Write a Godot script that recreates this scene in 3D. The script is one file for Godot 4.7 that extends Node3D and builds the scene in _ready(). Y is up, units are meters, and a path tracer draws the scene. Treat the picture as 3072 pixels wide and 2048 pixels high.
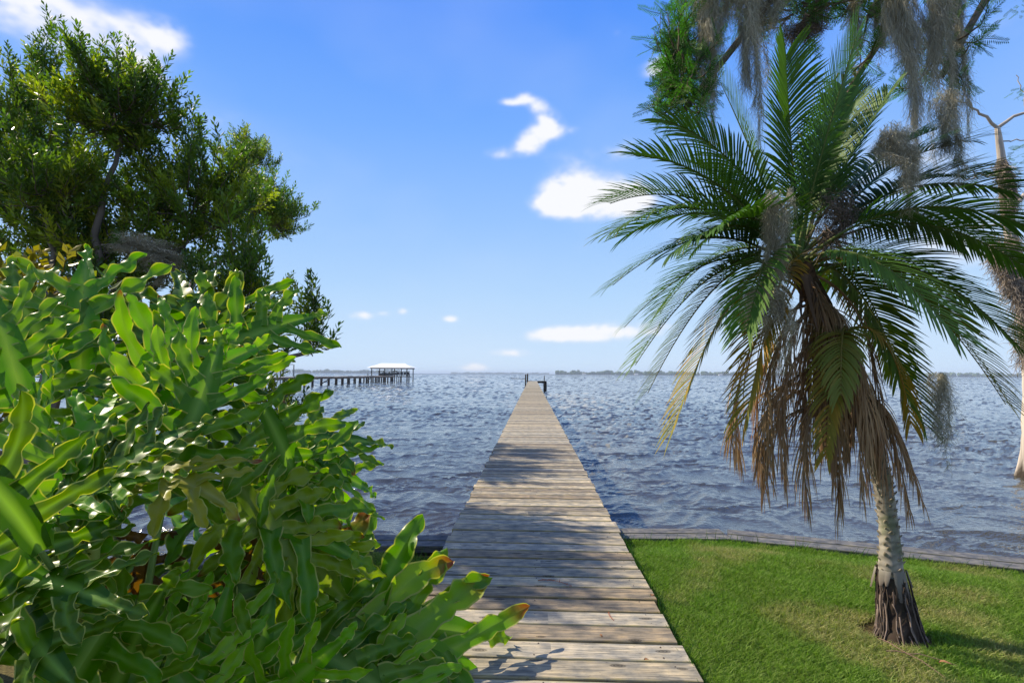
extends Node3D
# A lakeside: a plank pier running out over tannin-brown water, a date palm on a lawn, philodendrons and a wax myrtle on the bank.
# Metres, y up. Water level y = 0, the pier runs along -z, its deck is 1 m above the water.

var rng := RandomNumberGenerator.new()
var mats := {}
var taken := {}

# ---------------------------------------------------------------- mesh building
class MB:
	var v := PackedVector3Array()
	var n := PackedVector3Array()
	var c := PackedColorArray()
	var uv := PackedVector2Array()
	var ix := PackedInt32Array()
	var use_uv := false

	func vert(p: Vector3, col := Color.WHITE, t := Vector2.ZERO) -> int:
		v.append(p)
		c.append(col)
		uv.append(t)
		return v.size() - 1

	func tri(a: int, b: int, d: int) -> void:
		ix.append(a)
		ix.append(b)
		ix.append(d)

	func quad(a: int, b: int, d: int, e: int) -> void:
		ix.append(a)
		ix.append(b)
		ix.append(d)
		ix.append(a)
		ix.append(d)
		ix.append(e)

	func face(p0: Vector3, p1: Vector3, p2: Vector3, p3: Vector3, col := Color.WHITE, t0 := Vector2.ZERO, t1 := Vector2.ZERO, t2 := Vector2.ZERO, t3 := Vector2.ZERO) -> void:
		var a := vert(p0, col, t0)
		vert(p1, col, t1)
		vert(p2, col, t2)
		vert(p3, col, t3)
		quad(a, a + 1, a + 2, a + 3)

	# a box; t is where it stands, its size given by half extents
	func box(t: Transform3D, h: Vector3, col := Color.WHITE, uvs := 1.0) -> void:
		var dirs := [Vector3.RIGHT, Vector3.LEFT, Vector3.UP, Vector3.DOWN, Vector3.BACK, Vector3.FORWARD]
		for d: Vector3 in dirs:
			var s := Vector3(d.y, d.z, d.x)
			var r := d.cross(s)
			var a := d * h
			var b := s * h
			var e := r * h
			var lb := b.length() * uvs
			var le := e.length() * uvs
			if lb < le:
				face(t * (a - b - e), t * (a - b + e), t * (a + b + e), t * (a + b - e), col, Vector2(-le, -lb), Vector2(le, -lb), Vector2(le, lb), Vector2(-le, lb))
			else:
				face(t * (a - b - e), t * (a - b + e), t * (a + b + e), t * (a + b - e), col, Vector2(-lb, -le), Vector2(-lb, le), Vector2(lb, le), Vector2(lb, -le))

	func tube(pts: PackedVector3Array, rad: PackedFloat32Array, sides := 6, col := Color.WHITE, col2 := Color(-1, 0, 0)) -> void:
		var m := pts.size()
		var first := v.size()
		var side := Vector3.ZERO
		for i in m:
			var d := (pts[mini(i + 1, m - 1)] - pts[maxi(i - 1, 0)]).normalized()
			if side == Vector3.ZERO:
				side = d.cross(Vector3.RIGHT if absf(d.x) < 0.8 else Vector3.UP).normalized()
			side = (side - d * side.dot(d)).normalized()
			var up := d.cross(side)
			var k := col if col2.r < 0.0 else col.lerp(col2, float(i) / float(m - 1))
			for j in sides:
				var a := TAU * j / sides
				vert(pts[i] + (side * cos(a) + up * sin(a)) * rad[i], k, Vector2(float(j) / sides, i))
		for i in m - 1:
			for j in sides:
				var a := first + i * sides + j
				var b := first + i * sides + (j + 1) % sides
				quad(a, a + sides, b + sides, b)
		for e in 2:
			var o := first + (m - 1) * sides * e
			var mid := vert(pts[(m - 1) * e], col if col2.r < 0.0 or e == 0 else col2)
			for j in sides:
				if e == 0:
					tri(mid, o + j, o + (j + 1) % sides)
				else:
					tri(mid, o + (j + 1) % sides, o + j)

	func smooth() -> void:
		n.resize(v.size())
		n.fill(Vector3.ZERO)
		for i in range(0, ix.size(), 3):
			var a := ix[i]
			var b := ix[i + 1]
			var d := ix[i + 2]
			var f := (v[d] - v[a]).cross(v[b] - v[a])
			n[a] += f
			n[b] += f
			n[d] += f
		for i in n.size():
			n[i] = n[i].normalized() if n[i].length_squared() > 1e-20 else Vector3.UP

	func mesh() -> ArrayMesh:
		if n.size() != v.size():
			smooth()
		var a := []
		a.resize(Mesh.ARRAY_MAX)
		a[Mesh.ARRAY_VERTEX] = v
		a[Mesh.ARRAY_NORMAL] = n
		a[Mesh.ARRAY_COLOR] = c
		if use_uv:
			a[Mesh.ARRAY_TEX_UV] = uv
		a[Mesh.ARRAY_INDEX] = ix
		var m := ArrayMesh.new()
		m.add_surface_from_arrays(Mesh.PRIMITIVE_TRIANGLES, a)
		return m

func numbered(called: String) -> String:
	taken[called] = taken.get(called, -1) + 1
	return called if taken[called] == 0 else "%s_%03d" % [called, taken[called]]

func tag(o: Node3D, label: String, category: String, group := "", kind := "") -> Node3D:
	o.set_meta("label", label)
	o.set_meta("category", category)
	if group:
		o.set_meta("group", group)
	if kind:
		o.set_meta("kind", kind)
	return o

func thing(called: String, label: String, category: String, at := Vector3.ZERO, group := "") -> Node3D:
	var o := Node3D.new()
	o.name = numbered(called)
	add_child(o)
	o.position = at
	tag(o, label, category, group)
	return o

# a mesh under a thing or a part; part() alone is a child, whole() is top-level
func part(called: String, m: Mesh, mat: Material, parent: Node3D, t := Transform3D()) -> MeshInstance3D:
	var o := MeshInstance3D.new()
	o.name = called
	o.mesh = m
	o.material_override = null
	o.set_surface_override_material(0, mat)
	o.transform = t
	parent.add_child(o, true)
	return o

func whole(called: String, m: Mesh, mat: Material, t := Transform3D()) -> MeshInstance3D:
	return part(numbered(called), m, mat, self, t)

func structure(called: String, m: Mesh, mat: Material, t := Transform3D()) -> MeshInstance3D:
	var o := whole(called, m, mat, t)
	o.set_meta("kind", "structure")
	return o

func rf(a: float, b: float) -> float:
	return rng.randf_range(a, b)

func rv(s := 1.0) -> Vector3:
	return Vector3(rng.randf_range(-s, s), rng.randf_range(-s, s), rng.randf_range(-s, s))

func noise(sd: int, freq: float, oct := 4, kind := FastNoiseLite.TYPE_SIMPLEX_SMOOTH) -> FastNoiseLite:
	var f := FastNoiseLite.new()
	f.seed = sd
	f.frequency = freq
	f.noise_type = kind
	f.fractal_octaves = oct
	f.fractal_type = FastNoiseLite.FRACTAL_FBM if oct > 1 else FastNoiseLite.FRACTAL_NONE
	return f

func lin(r: float, g: float, b: float) -> Color:
	return Color(r, g, b).linear_to_srgb()

func mat(called: String, col: Color, rough := 0.8, spec := 0.5) -> StandardMaterial3D:
	var m := StandardMaterial3D.new()
	m.resource_name = called
	m.albedo_color = col
	m.roughness = rough
	m.metallic_specular = spec
	mats[called] = m
	return m

# vertex-coloured material (linear colours on the mesh)
func vmat(called: String, rough := 0.8, spec := 0.5) -> StandardMaterial3D:
	var m := mat(called, Color.WHITE, rough, spec)
	m.vertex_color_use_as_albedo = true
	return m

func leafmat(called: String, rough: float, back: Color, spec := 0.5) -> StandardMaterial3D:
	var m := vmat(called, rough, spec)
	m.backlight_enabled = true
	m.backlight = back
	m.cull_mode = BaseMaterial3D.CULL_DISABLED
	return m

func gray_tex(img: Image) -> ImageTexture:
	return ImageTexture.create_from_image(img)

# a seamless greyscale noise picture
func noise_img(sd: int, freq: float, w: int, h: int, oct := 4) -> Image:
	return noise(sd, freq, oct).get_seamless_image(w, h)

# ---------------------------------------------------------------- sky, sun, camera
func make_sky() -> PanoramaSkyMaterial:
	var w := 3072
	var h := 1536
	# azimuth, elevation, half width, half height (degrees), density, wispiness
	var puffs := [
		[-46.5, 27.5, 3.9, 2.4, 0.95, 0.8], [-42.5, 25.2, 3.6, 2.0, 0.45, 0.9], [-39.2, 27.8, 3.0, 1.7, 0.75, 0.85], [-36.3, 28.3, 1.6, 1.6, 0.85, 0.8], [-38.2, 25.2, 2.3, 1.3, 0.95, 0.75],
		[-33.0, 23.0, 6.0, 2.0, 0.22, 1.0], [-26.0, 20.5, 6.5, 1.8, 0.16, 1.0],
		[-2.3, 27.6, 1.3, 0.45, 0.8, 0.5], [-1.0, 28.0, 1.2, 0.55, 0.9, 0.5], [0.4, 27.2, 1.1, 0.7, 0.9, 0.5], [1.5, 26.1, 1.3, 0.95, 0.95, 0.5], [1.7, 25.0, 1.5, 1.0, 0.95, 0.5], [0.2, 24.4, 1.6, 1.0, 0.95, 0.5], [-0.6, 23.4, 1.3, 0.9, 0.9, 0.55], [-3.8, 22.8, 1.8, 0.8, 0.5, 0.7], [3.6, 25.0, 1.8, 0.6, 0.35, 0.9],
		[2.0, 18.0, 2.2, 1.5, 1.25, 0.35], [4.2, 18.9, 2.7, 2.2, 1.45, 0.3], [5.7, 18.0, 2.8, 1.8, 1.45, 0.3], [8.6, 18.2, 2.4, 1.9, 1.3, 0.35], [10.8, 17.8, 2.6, 1.7, 1.2, 0.35],
		[6.5, 22.5, 7.0, 1.5, 0.22, 1.0], [13.5, 29.6, 2.0, 0.9, 0.55, 0.7], [14.6, 29.9, 1.6, 1.0, 0.7, 0.7], [9.0, 33.0, 0.8, 0.5, 0.2, 0.9], [9.8, 22.8, 1.2, 1.2, 0.35, 0.8],
		[1.6, 4.0, 2.2, 0.75, 1.1, 0.5], [4.4, 4.3, 3.0, 0.95, 1.4, 0.4], [8.2, 4.4, 2.6, 1.1, 1.4, 0.4], [12.5, 4.6, 2.4, 1.0, 0.9, 0.5], [-2.4, 2.2, 2.0, 0.55, 1.0, 0.5], [-6.2, 0.6, 1.5, 0.55, 1.1, 0.4],
		[-18.2, 5.9, 1.2, 0.55, 1.3, 0.5], [-15.6, 6.1, 0.9, 0.4, 0.9, 0.6], [-13.9, 6.4, 0.7, 0.45, 0.9, 0.6], [-8.8, 5.8, 0.9, 0.45, 1.0, 0.6],
		[20.0, 8.0, 6.0, 1.2, 0.4, 0.8], [34.0, 18.0, 6.0, 4.0, 0.5, 0.9], [38.0, 11.0, 5.0, 4.0, 0.6, 0.8], [30.0, 6.0, 5.0, 1.6, 0.45, 0.8], [24.0, 4.0, 4.0, 0.8, 0.55, 0.6], [40.0, 26.0, 5.0, 2.0, 0.25, 1.0]]
	# the same kind of fair-weather clouds go on all round
	for i in 70:
		var az := rf(55.0, 305.0)
		var el := rf(2.0, 60.0)
		var s := rf(1.2, 3.5) * (0.5 + el / 25.0)
		for k in 4:
			puffs.append([wrapf(az + rf(-s, s) * 1.5, -180.0, 180.0), el + rf(-s, s) * 0.25, s * rf(0.6, 1.3), s * rf(0.35, 0.7), rf(0.4, 1.2), rf(0.35, 0.9)])
	var cover := PackedFloat32Array()
	cover.resize(w * h / 2)
	var n1 := noise(11, 0.055, 5)
	var n2 := noise(12, 0.30, 4)
	var n3 := noise(13, 0.018, 4)
	for p: Array in puffs:
		var stretch := 1.0 / maxf(0.2, cos(deg_to_rad(p[1])))
		var x0 := int((p[0] - p[2] * 2.0 * stretch) / 360.0 * w)
		var x1 := int((p[0] + p[2] * 2.0 * stretch) / 360.0 * w)
		var y0 := maxi(0, int((90.0 - p[1] - p[3] * 2.0) / 180.0 * h))
		var y1 := mini(h / 2 - 1, int((90.0 - p[1] + p[3] * 2.0) / 180.0 * h))
		for y in range(y0, y1 + 1):
			var dy: float = ((90.0 - (y + 0.5) * 180.0 / h) - p[1]) / p[3]
			if dy < 0.0:
				dy *= 1.25
			for x in range(x0, x1 + 1):
				var dx: float = ((x + 0.5) * 360.0 / w - p[0]) / (p[2] * stretch)
				var q := dx * dx + dy * dy
				if q < 4.0:
					var e: float = p[4] * exp(-q * 1.1)
					var at := y * w + posmod(x, w)
					cover[at] += e * (1.0 + 0.0 * p[5])
	var px := PackedFloat32Array()
	px.resize(w * h * 3)
	var zen := Vector3(0.050, 0.205, 0.80)
	var stops := [[0.0, Vector3(0.66, 0.82, 1.0)], [2.5, Vector3(0.60, 0.785, 1.0)], [8.0, Vector3(0.47, 0.70, 1.0)], [16.0, Vector3(0.32, 0.565, 1.0)], [25.0, Vector3(0.19, 0.435, 1.0)], [35.0, Vector3(0.10, 0.315, 0.98)], [60.0, Vector3(0.06, 0.235, 0.87)], [90.0, zen]]
	for y in h:
		var el := 90.0 - (y + 0.5) * 180.0 / h
		var base := Vector3(0.16, 0.19, 0.24)
		if el > 0.0:
			for i in stops.size() - 1:
				if el <= stops[i + 1][0]:
					base = (stops[i][1] as Vector3).lerp(stops[i + 1][1], (el - stops[i][0]) / (stops[i + 1][0] - stops[i][0]))
					break
		var ce := cos(deg_to_rad(el))
		var se := sin(deg_to_rad(el))
		for x in w:
			var col := base
			if el > 0.0:
				var az := TAU * (x + 0.5) / w
				var d := Vector3(sin(az) * ce, se, -cos(az) * ce) * 100.0
				d.y *= 1.8
				var e := cover[y * w + x]
				var k := 0.0
				if e > 0.02:
					# billows: rounded lumps, broken edges
					var f := 0.42 - 1.5 * absf(n1.get_noise_3dv(d)) + 0.55 * n2.get_noise_3dv(d)
					k = smoothstep(0.12, 1.25, e * (0.95 + 1.0 * f))
				# thin veils of haze
				var veil := clampf(n3.get_noise_3dv(d) * 0.5 + 0.08, 0.0, 1.0) * 0.34
				col = col.lerp(Vector3(0.80, 0.88, 1.0), veil)
				col = col.lerp(Vector3(0.98, 0.985, 1.02).lerp(Vector3(0.86, 0.90, 1.0), clampf(1.0 - k * 1.2, 0.0, 1.0)), k * 0.96)
			var o := (y * w + x) * 3
			px[o] = col.x
			px[o + 1] = col.y
			px[o + 2] = col.z
	var m := PanoramaSkyMaterial.new()
	m.panorama = ImageTexture.create_from_image(Image.create_from_data(w, h, false, Image.FORMAT_RGBF, px.to_byte_array()))
	return m

func set_up() -> void:
	var cam := Camera3D.new()
	cam.name = "camera"
	cam.basis = Basis(Vector3.UP, atan(61.5 / 1600.0)) * Basis(Vector3.RIGHT, atan(97.0 / 1600.0)) * Basis(Vector3.BACK, deg_to_rad(0.33))
	cam.position = Vector3(0, 2.14, 0)
	cam.fov = rad_to_deg(2.0 * atan(1024.0 / 1600.0))
	cam.near = 0.05
	cam.far = 9000.0
	cam.current = true
	add_child(cam)
	var env := Environment.new()
	env.background_mode = Environment.BG_SKY
	env.sky = Sky.new()
	env.sky.sky_material = make_sky()
	env.background_energy_multiplier = 0.67
	env.tonemap_mode = Environment.TONE_MAPPER_LINEAR
	env.tonemap_exposure = 1.5
	env.fog_enabled = true
	env.fog_density = 0.00022
	env.fog_light_color = Color(0.85, 0.92, 1.0)
	env.sdfgi_enabled = true
	env.ssao_enabled = true
	env.ssil_enabled = true
	var we := WorldEnvironment.new()
	we.name = "world"
	we.environment = env
	add_child(we)
	var sun := DirectionalLight3D.new()
	sun.name = "sun"
	sun.light_color = Color(1.0, 0.94, 0.84)
	sun.light_energy = 1.6
	sun.light_angular_distance = 0.55
	sun.shadow_enabled = true
	var from := Vector3(-1.0, 1.0, -0.42)
	sun.basis = Basis.looking_at(-from, Vector3.UP)
	add_child(sun)

# ---------------------------------------------------------------- the setting
var wall_right := [Vector3(0.66, 0, -4.14), Vector3(1.5, 0, -4.17), Vector3(2.05, 0, -4.0), Vector3(3.2, 0, -3.62), Vector3(6.0, 0, -2.9), Vector3(12.0, 0, -2.2)]
var wall_left := [Vector3(-16.0, 0, -0.4), Vector3(-7.0, 0, -1.3), Vector3(-3.4, 0, -2.5), Vector3(-1.55, 0, -3.84), Vector3(-0.61, 0, -3.88)]

func wall_z(x: float) -> float:
	var pts: Array = wall_left + wall_right
	for i in pts.size() - 1:
		if x <= pts[i + 1].x:
			var a: Vector3 = pts[i]
			var b: Vector3 = pts[i + 1]
			return lerpf(a.z, b.z, clampf((x - a.x) / (b.x - a.x), 0.0, 1.0))
	return pts[-1].z

var gn := noise(21, 0.9, 3)
func ground_y(x: float, z: float) -> float:
	var lawn := 0.925 + 0.012 * gn.get_noise_2d(x * 1.3, z * 1.3) - 0.065 * smoothstep(0.55, 0.05, z - wall_z(x))
	var bank := 0.72 + 0.05 * gn.get_noise_2d(x * 2.0, z * 2.0) + 0.10 * smoothstep(-2.0, 0.5, z) + 0.12 * smoothstep(-2.4, -3.2, z)
	return lerpf(bank, lawn, smoothstep(0.50, 0.62, x))

func wave(x: float, z: float, nz: Array) -> float:
	var wx: float = x + 0.35 * (nz[0] as FastNoiseLite).get_noise_2d(x * 0.5, z * 0.5)
	var wz: float = z + 0.45 * (nz[1] as FastNoiseLite).get_noise_2d(x * 0.6, z * 0.6)
	var a: float = (nz[2] as FastNoiseLite).get_noise_2d(wx * 0.50, wz * 1.0)
	var b: float = (nz[3] as FastNoiseLite).get_noise_2d(wx * 0.62 + wz * 0.1, wz)
	var e: float = (nz[4] as FastNoiseLite).get_noise_2d(wx * 0.7 - wz * 0.2, wz)
	# crests sharper than troughs
	var gust: float = 0.85 + 0.7 * (nz[0] as FastNoiseLite).get_noise_2d(x * 0.035 + 40.0, z * 0.06)
	return gust * (0.050 * (0.45 - absf(a)) * 2.0 + 0.026 * (0.4 - absf(b)) * 2.0 + 0.011 * e)

func make_water() -> void:
	var nz := [noise(31, 0.8, 1), noise(32, 0.9, 1), noise(33, 0.80, 1), noise(34, 2.1, 1), noise(35, 5.5, 2)]
	var zs := PackedFloat32Array()
	var d := 0.3
	while d < 900.0:
		zs.append(-d)
		d += 0.021 * pow(maxf(d, 3.4) / 4.0, 1.5)
	zs.append(-900.0)
	var cols := 560
	var mb := MB.new()
	var rows := zs.size()
	for z in zs:
		var half := 9.0 - z * 1.15
		for i in cols + 1:
			var x := half * (2.0 * i / cols - 1.0) + z * 0.02
			var y := wave(x, z, nz)
			var e := 0.012
			var sx := (wave(x + e, z, nz) - y) / e
			var sz := (wave(x, z + e, nz) - y) / e
			mb.v.append(Vector3(x, y * smoothstep(900.0, 300.0, -z), z))
			mb.n.append(Vector3(-sx, 1.0, -sz).normalized())
	mb.c.resize(mb.v.size())
	mb.c.fill(Color.WHITE)
	for r in rows - 1:
		for i in cols:
			var a := r * (cols + 1) + i
			mb.quad(a, a + cols + 1, a + cols + 2, a + 1)
	var m := mat("lake_water", lin(0.050, 0.048, 0.031), 0.06, 0.72)
	m.normal_enabled = true
	m.normal_texture = gray_tex(ripple_normals())
	m.normal_scale = 0.55
	m.uv1_triplanar = true
	m.uv1_world_triplanar = true
	m.uv1_scale = Vector3(0.55, 0.55, 0.9)
	structure("lake", mb.mesh(), m)
	# open water on to the far shores
	var far := MB.new()
	far.face(Vector3(-9000, -0.05, -8000), Vector3(9000, -0.05, -8000), Vector3(9000, -0.05, -880), Vector3(-9000, -0.05, -880))
	far.face(Vector3(-9000, -0.06, -880), Vector3(-12, -0.06, -0.2), Vector3(-9000, -0.06, 20), Vector3(-9000, -0.06, 20))
	far.face(Vector3(9000, -0.06, -880), Vector3(9000, -0.06, 20), Vector3(12, -0.06, -0.2), Vector3(12, -0.06, -0.2))
	far.n.resize(far.v.size())
	far.n.fill(Vector3.UP)
	var fm := mat("far_water", lin(0.05, 0.045, 0.035), 0.22, 0.5)
	fm.normal_enabled = true
	fm.normal_texture = m.normal_texture
	fm.normal_scale = 1.6
	fm.uv1_triplanar = true
	fm.uv1_world_triplanar = true
	fm.uv1_scale = Vector3(0.05, 0.05, 0.11)
	structure("open_lake", far.mesh(), fm)

func ripple_normals() -> Image:
	var im := noise_img(41, 0.022, 512, 512, 4)
	im.bump_map_to_normal_map(7.0)
	return im

# weathered grey boards: seven strips of grain stacked in one picture
func wood_picture() -> Image:
	var w := 1024
	var h := 1024
	var fine := noise(51, 0.17, 4).get_image(40, h)
	fine.resize(w, h, Image.INTERPOLATE_CUBIC)
	var mid := noise(52, 0.035, 4).get_image(90, h)
	mid.resize(w, h, Image.INTERPOLATE_CUBIC)
	var big := noise(53, 0.012, 4).get_image(w, h)
	var spk := noise(54, 0.11, 3).get_image(w / 2, h)
	spk.resize(w, h, Image.INTERPOLATE_BILINEAR)
	var fb := fine.get_data()
	var mb := mid.get_data()
	var bb := big.get_data()
	var sb := spk.get_data()
	var out := PackedByteArray()
	out.resize(w * h * 3)
	var knots := []
	for i in 26:
		knots.append(Vector3(rf(0, w), rf(0, h), rf(5.0, 12.0)))
	var r7 := h / 8
	for y in h:
		var strip := y / r7
		var inrow := (y % r7) / float(r7)
		var edge := maxf(smoothstep(0.12, 0.0, inrow), smoothstep(0.88, 1.0, inrow))
		for x in w:
			var i := y * w + x
			var g := fb[i] / 255.0 - 0.5
			var m := mb[i] / 255.0 - 0.5
			var b := bb[i] / 255.0 - 0.5
			var s := sb[i] / 255.0
			var t := 0.84 + 0.26 * g + 0.20 * m + 0.26 * b
			if g < -0.13:
				t -= 0.10
			if s < 0.26:
				t -= (0.26 - s) * 1.4
			var warm := clampf(0.5 + b * 1.3 + m * 0.7 + 0.12 * sin(strip * 2.3), 0.0, 1.0)
			var moss := clampf((edge * 1.1 + b * 1.2 - 0.35) * 1.1, 0.0, 1.0)
			var c := Vector3(0.80, 0.80, 0.78).lerp(Vector3(0.90, 0.85, 0.75), warm) * clampf(t, 0.25, 1.18)
			c = c.lerp(Vector3(0.46, 0.44, 0.22) * (0.6 + t * 0.7), moss * 0.4)
			out[i * 3] = int(clampf(c.x, 0, 1) * 255.0)
			out[i * 3 + 1] = int(clampf(c.y, 0, 1) * 255.0)
			out[i * 3 + 2] = int(clampf(c.z, 0, 1) * 255.0)
	for k: Vector3 in knots:
		for yy in range(-int(k.z * 1.6), int(k.z * 1.6)):
			for xx in range(-int(k.z * 2.6), int(k.z * 2.6)):
				var q := Vector2(xx / 1.7, yy).length() / k.z
				if q < 1.4:
					var i := (posmod(int(k.y) + yy, h) * w + posmod(int(k.x) + xx, w)) * 3
					var f := 1.0 - 0.5 * smoothstep(1.4, 0.7, q) * (0.7 + 0.3 * sin(q * 14.0))
					for ch in 3:
						out[i + ch] = int(out[i + ch] * f)
	return Image.create_from_data(w, h, false, Image.FORMAT_RGB8, out)

func board_mesh(len: float, wid: float, thick: float, strip: int, shift: float, mb: MB = null, t := Transform3D()) -> MB:
	if mb == null:
		mb = MB.new()
		mb.use_uv = true
	# cross-section in (y, z): rounded upper edges
	var b := 0.006
	var sec := [Vector2(-thick, -wid / 2), Vector2(-b, -wid / 2), Vector2(-b * 0.25, -wid / 2 + b * 0.4), Vector2(0, -wid / 2 + b * 1.3), Vector2(-0.0012, 0), Vector2(0, wid / 2 - b * 1.3), Vector2(-b * 0.25, wid / 2 - b * 0.4), Vector2(-b, wid / 2), Vector2(-thick, wid / 2)]
	var v0 := strip / 8.0
	for i in sec.size() - 1:
		var p: Vector2 = sec[i]
		var q: Vector2 = sec[i + 1]
		var vp := v0 + (clampf(p.y / wid, -0.5, 0.5) + 0.5) / 8.0 + (0.01 if i == 0 else 0.0)
		var vq := v0 + (clampf(q.y / wid, -0.5, 0.5) + 0.5) / 8.0
		if i == sec.size() - 2:
			vq -= 0.01
		mb.face(t * Vector3(-len / 2, p.x, p.y), t * Vector3(-len / 2, q.x, q.y), t * Vector3(len / 2, q.x, q.y), t * Vector3(len / 2, p.x, p.y), Color.WHITE,
			Vector2(shift, vp), Vector2(shift, vq), Vector2(shift + len * 0.8, vq), Vector2(shift + len * 0.8, vp))
	for s in [-1.0, 1.0]:
		var x: float = s * len / 2
		mb.face(t * Vector3(x, -b, -wid / 2), t * Vector3(x, -b, wid / 2) if s > 0 else t * Vector3(x, -thick, -wid / 2), t * Vector3(x, -thick, wid / 2), t * Vector3(x, -thick, -wid / 2) if s > 0 else t * Vector3(x, -b, wid / 2), Color.WHITE,
			Vector2(shift, v0 + 0.02), Vector2(shift + 0.02, v0 + 0.02), Vector2(shift + 0.02, v0 + 0.1), Vector2(shift, v0 + 0.1))
	return mb

func wood_mats() -> Array:
	var pic := gray_tex(wood_picture())
	var tones := [Color(0.85, 0.84, 0.82), Color(0.79, 0.77, 0.73), Color(0.71, 0.67, 0.62), Color(0.90, 0.87, 0.81), Color(0.66, 0.64, 0.62)]
	var out := []
	for i in tones.size():
		var m := mat("weathered_board_%d" % i, tones[i], 0.85, 0.3)
		m.albedo_texture = pic
		m.heightmap_enabled = true
		m.heightmap_texture = pic
		m.heightmap_scale = 0.25
		out.append(m)
	return out

var deck_mats := []
func deck_y(z: float) -> float:
	return 1.0 + 0.0023 * maxf(0.0, -z - 10.0)

func make_pier() -> void:
	var pier := thing("wooden_pier", "long narrow pier of weathered grey planks running straight out over the lake", "pier", Vector3(0.026, 0, 0))
	var dark := mat("pier_timber", Color(0.36, 0.33, 0.30), 0.9, 0.3)
	dark.albedo_texture = (deck_mats[0] as StandardMaterial3D).albedo_texture
	dark.uv1_triplanar = true
	dark.uv1_scale = Vector3(0.7, 2.0, 0.7)
	var kinds := []
	for i in 12:
		kinds.append(board_mesh(1.0, 0.1350, 0.038, i % 8, rf(0, 1)).mesh())
	var z := 0.9
	var pitch := 0.1452
	var k := 0
	var rest := MB.new()
	rest.use_uv = true
	while z > -75.2:
		var len := 1.218 + rf(-0.02, 0.016)
		var t := Transform3D(Basis(Vector3.UP, rf(-0.0025, 0.0025)) * Basis(Vector3.RIGHT, rf(-0.012, 0.012)) * Basis(Vector3.BACK, rf(-0.002, 0.002)), Vector3(rf(-0.006, 0.006), deck_y(z) + rf(-0.0035, 0.0025), z))
		if k < 300:
			var s := t
			s.basis = s.basis * Basis.from_scale(Vector3(len, 1, rf(0.985, 1.02)))
			var flip := Basis(Vector3.UP, PI if rng.randf() < 0.5 else 0.0)
			s.basis = s.basis * flip
			part("plank", kinds[rng.randi() % 12], deck_mats[[0, 1, 1, 2, 3, 0, 4, 3, 1][rng.randi() % 9]], pier, s)
		else:
			board_mesh(len, 0.1350, 0.038, rng.randi() % 8, rf(0, 1), rest, t)
		z -= pitch
		k += 1
	# nail heads on the near planks
	var nails := MB.new()
	for i in 60:
		var zn := 0.9 - pitch * i
		for xn in [-0.52, 0.0, 0.52]:
			for s in [-1.0, 1.0]:
				if rng.randf() < 0.12:
					continue
				var c := Vector3(xn + rf(-0.02, 0.02), deck_y(zn) + 0.0012, zn + s * 0.042 + rf(-0.008, 0.008))
				var mid := nails.vert(c + Vector3(0, 0.0012, 0))
				for a in 6:
					nails.vert(c + Vector3(cos(TAU * a / 6.0), -0.6, sin(TAU * a / 6.0)) * 0.0042)
				for a in 6:
					nails.tri(mid, mid + 1 + a, mid + 1 + (a + 1) % 6)
	part("nail_heads", nails.mesh(), mat("rusty_nail", lin(0.045, 0.03, 0.024), 0.7), pier).set_meta("kind", "stuff")
	var far_planks := part("far_planks", rest.mesh(), deck_mats[0], pier)
	far_planks.set_meta("kind", "stuff")
	for s in [-1.0, 0.0, 1.0]:
		for seg in 19:
			var b := MB.new()
			var z0 := 0.9 - seg * 4.0
			var za := z0 - 2.0
			var sl := Basis(Vector3.RIGHT, 0.0023 if seg > 2 else 0.0)
			b.box(Transform3D(sl, Vector3(s * 0.52, deck_y(za) - 0.045 - 0.11, za)), Vector3(0.022, 0.11, 1.99))
			part("stringer", b.mesh(), dark, pier)
	for i in range(2, 25):
		for s in [-1.0, 1.0]:
			var zp: float = 0.9 - i * 3.05
			var b := MB.new()
			b.tube([Vector3(s * 0.47, -1.2, zp), Vector3(s * 0.465, 0.3, zp), Vector3(s * 0.46, deck_y(zp) - 0.29, zp)], [0.11, 0.10, 0.095], 10)
			part("piling", b.mesh(), dark, pier)
		var cb := MB.new()
		cb.box(Transform3D(Basis(), Vector3(0, deck_y(0.9 - i * 3.05) - 0.275, 0.9 - i * 3.05 + 0.05)), Vector3(0.6, 0.012, 0.09))
		part("cross_beam", cb.mesh(), dark, pier)
	# the head of the pier: mooring posts and a low side landing
	var ye := deck_y(-74.0)
	for p: Array in [[-0.95, -72.5, 2.05, 0.09], [-0.72, -75.0, 2.15, 0.10], [-1.0, -75.1, 1.9, 0.08]]:
		var b := MB.new()
		b.tube([Vector3(p[0], -1.2, p[1]), Vector3(p[0] + 0.02, p[2], p[1])], [p[3] * 1.1, p[3]], 9)
		part("mooring_post", b.mesh(), dark, pier)
	var land := MB.new()
	land.box(Transform3D(Basis(), Vector3(1.28, ye - 0.02, -73.0)), Vector3(0.62, 0.06, 0.9))
	land.box(Transform3D(Basis(), Vector3(1.28, ye - 0.15, -72.2)), Vector3(0.60, 0.07, 0.03))
	part("side_landing", land.mesh(), dark, pier)
	for p: Array in [[1.60, -72.3, ye - 0.1, 0.13], [1.83, -72.4, ye - 0.1, 0.10], [1.72, -73.7, ye - 0.1, 0.1], [1.62, -73.8, ye + 0.75, 0.06]]:
		var b := MB.new()
		b.tube([Vector3(p[0], -1.2, p[1]), Vector3(p[0], p[2], p[1])], [p[3] * 1.1, p[3]], 9)
		part("landing_post", b.mesh(), dark, pier)
	var arm := MB.new()
	arm.box(Transform3D(Basis(Vector3.BACK, -0.03), Vector3(-2.0, ye + 0.32, -74.6)), Vector3(1.05, 0.035, 0.05))
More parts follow.
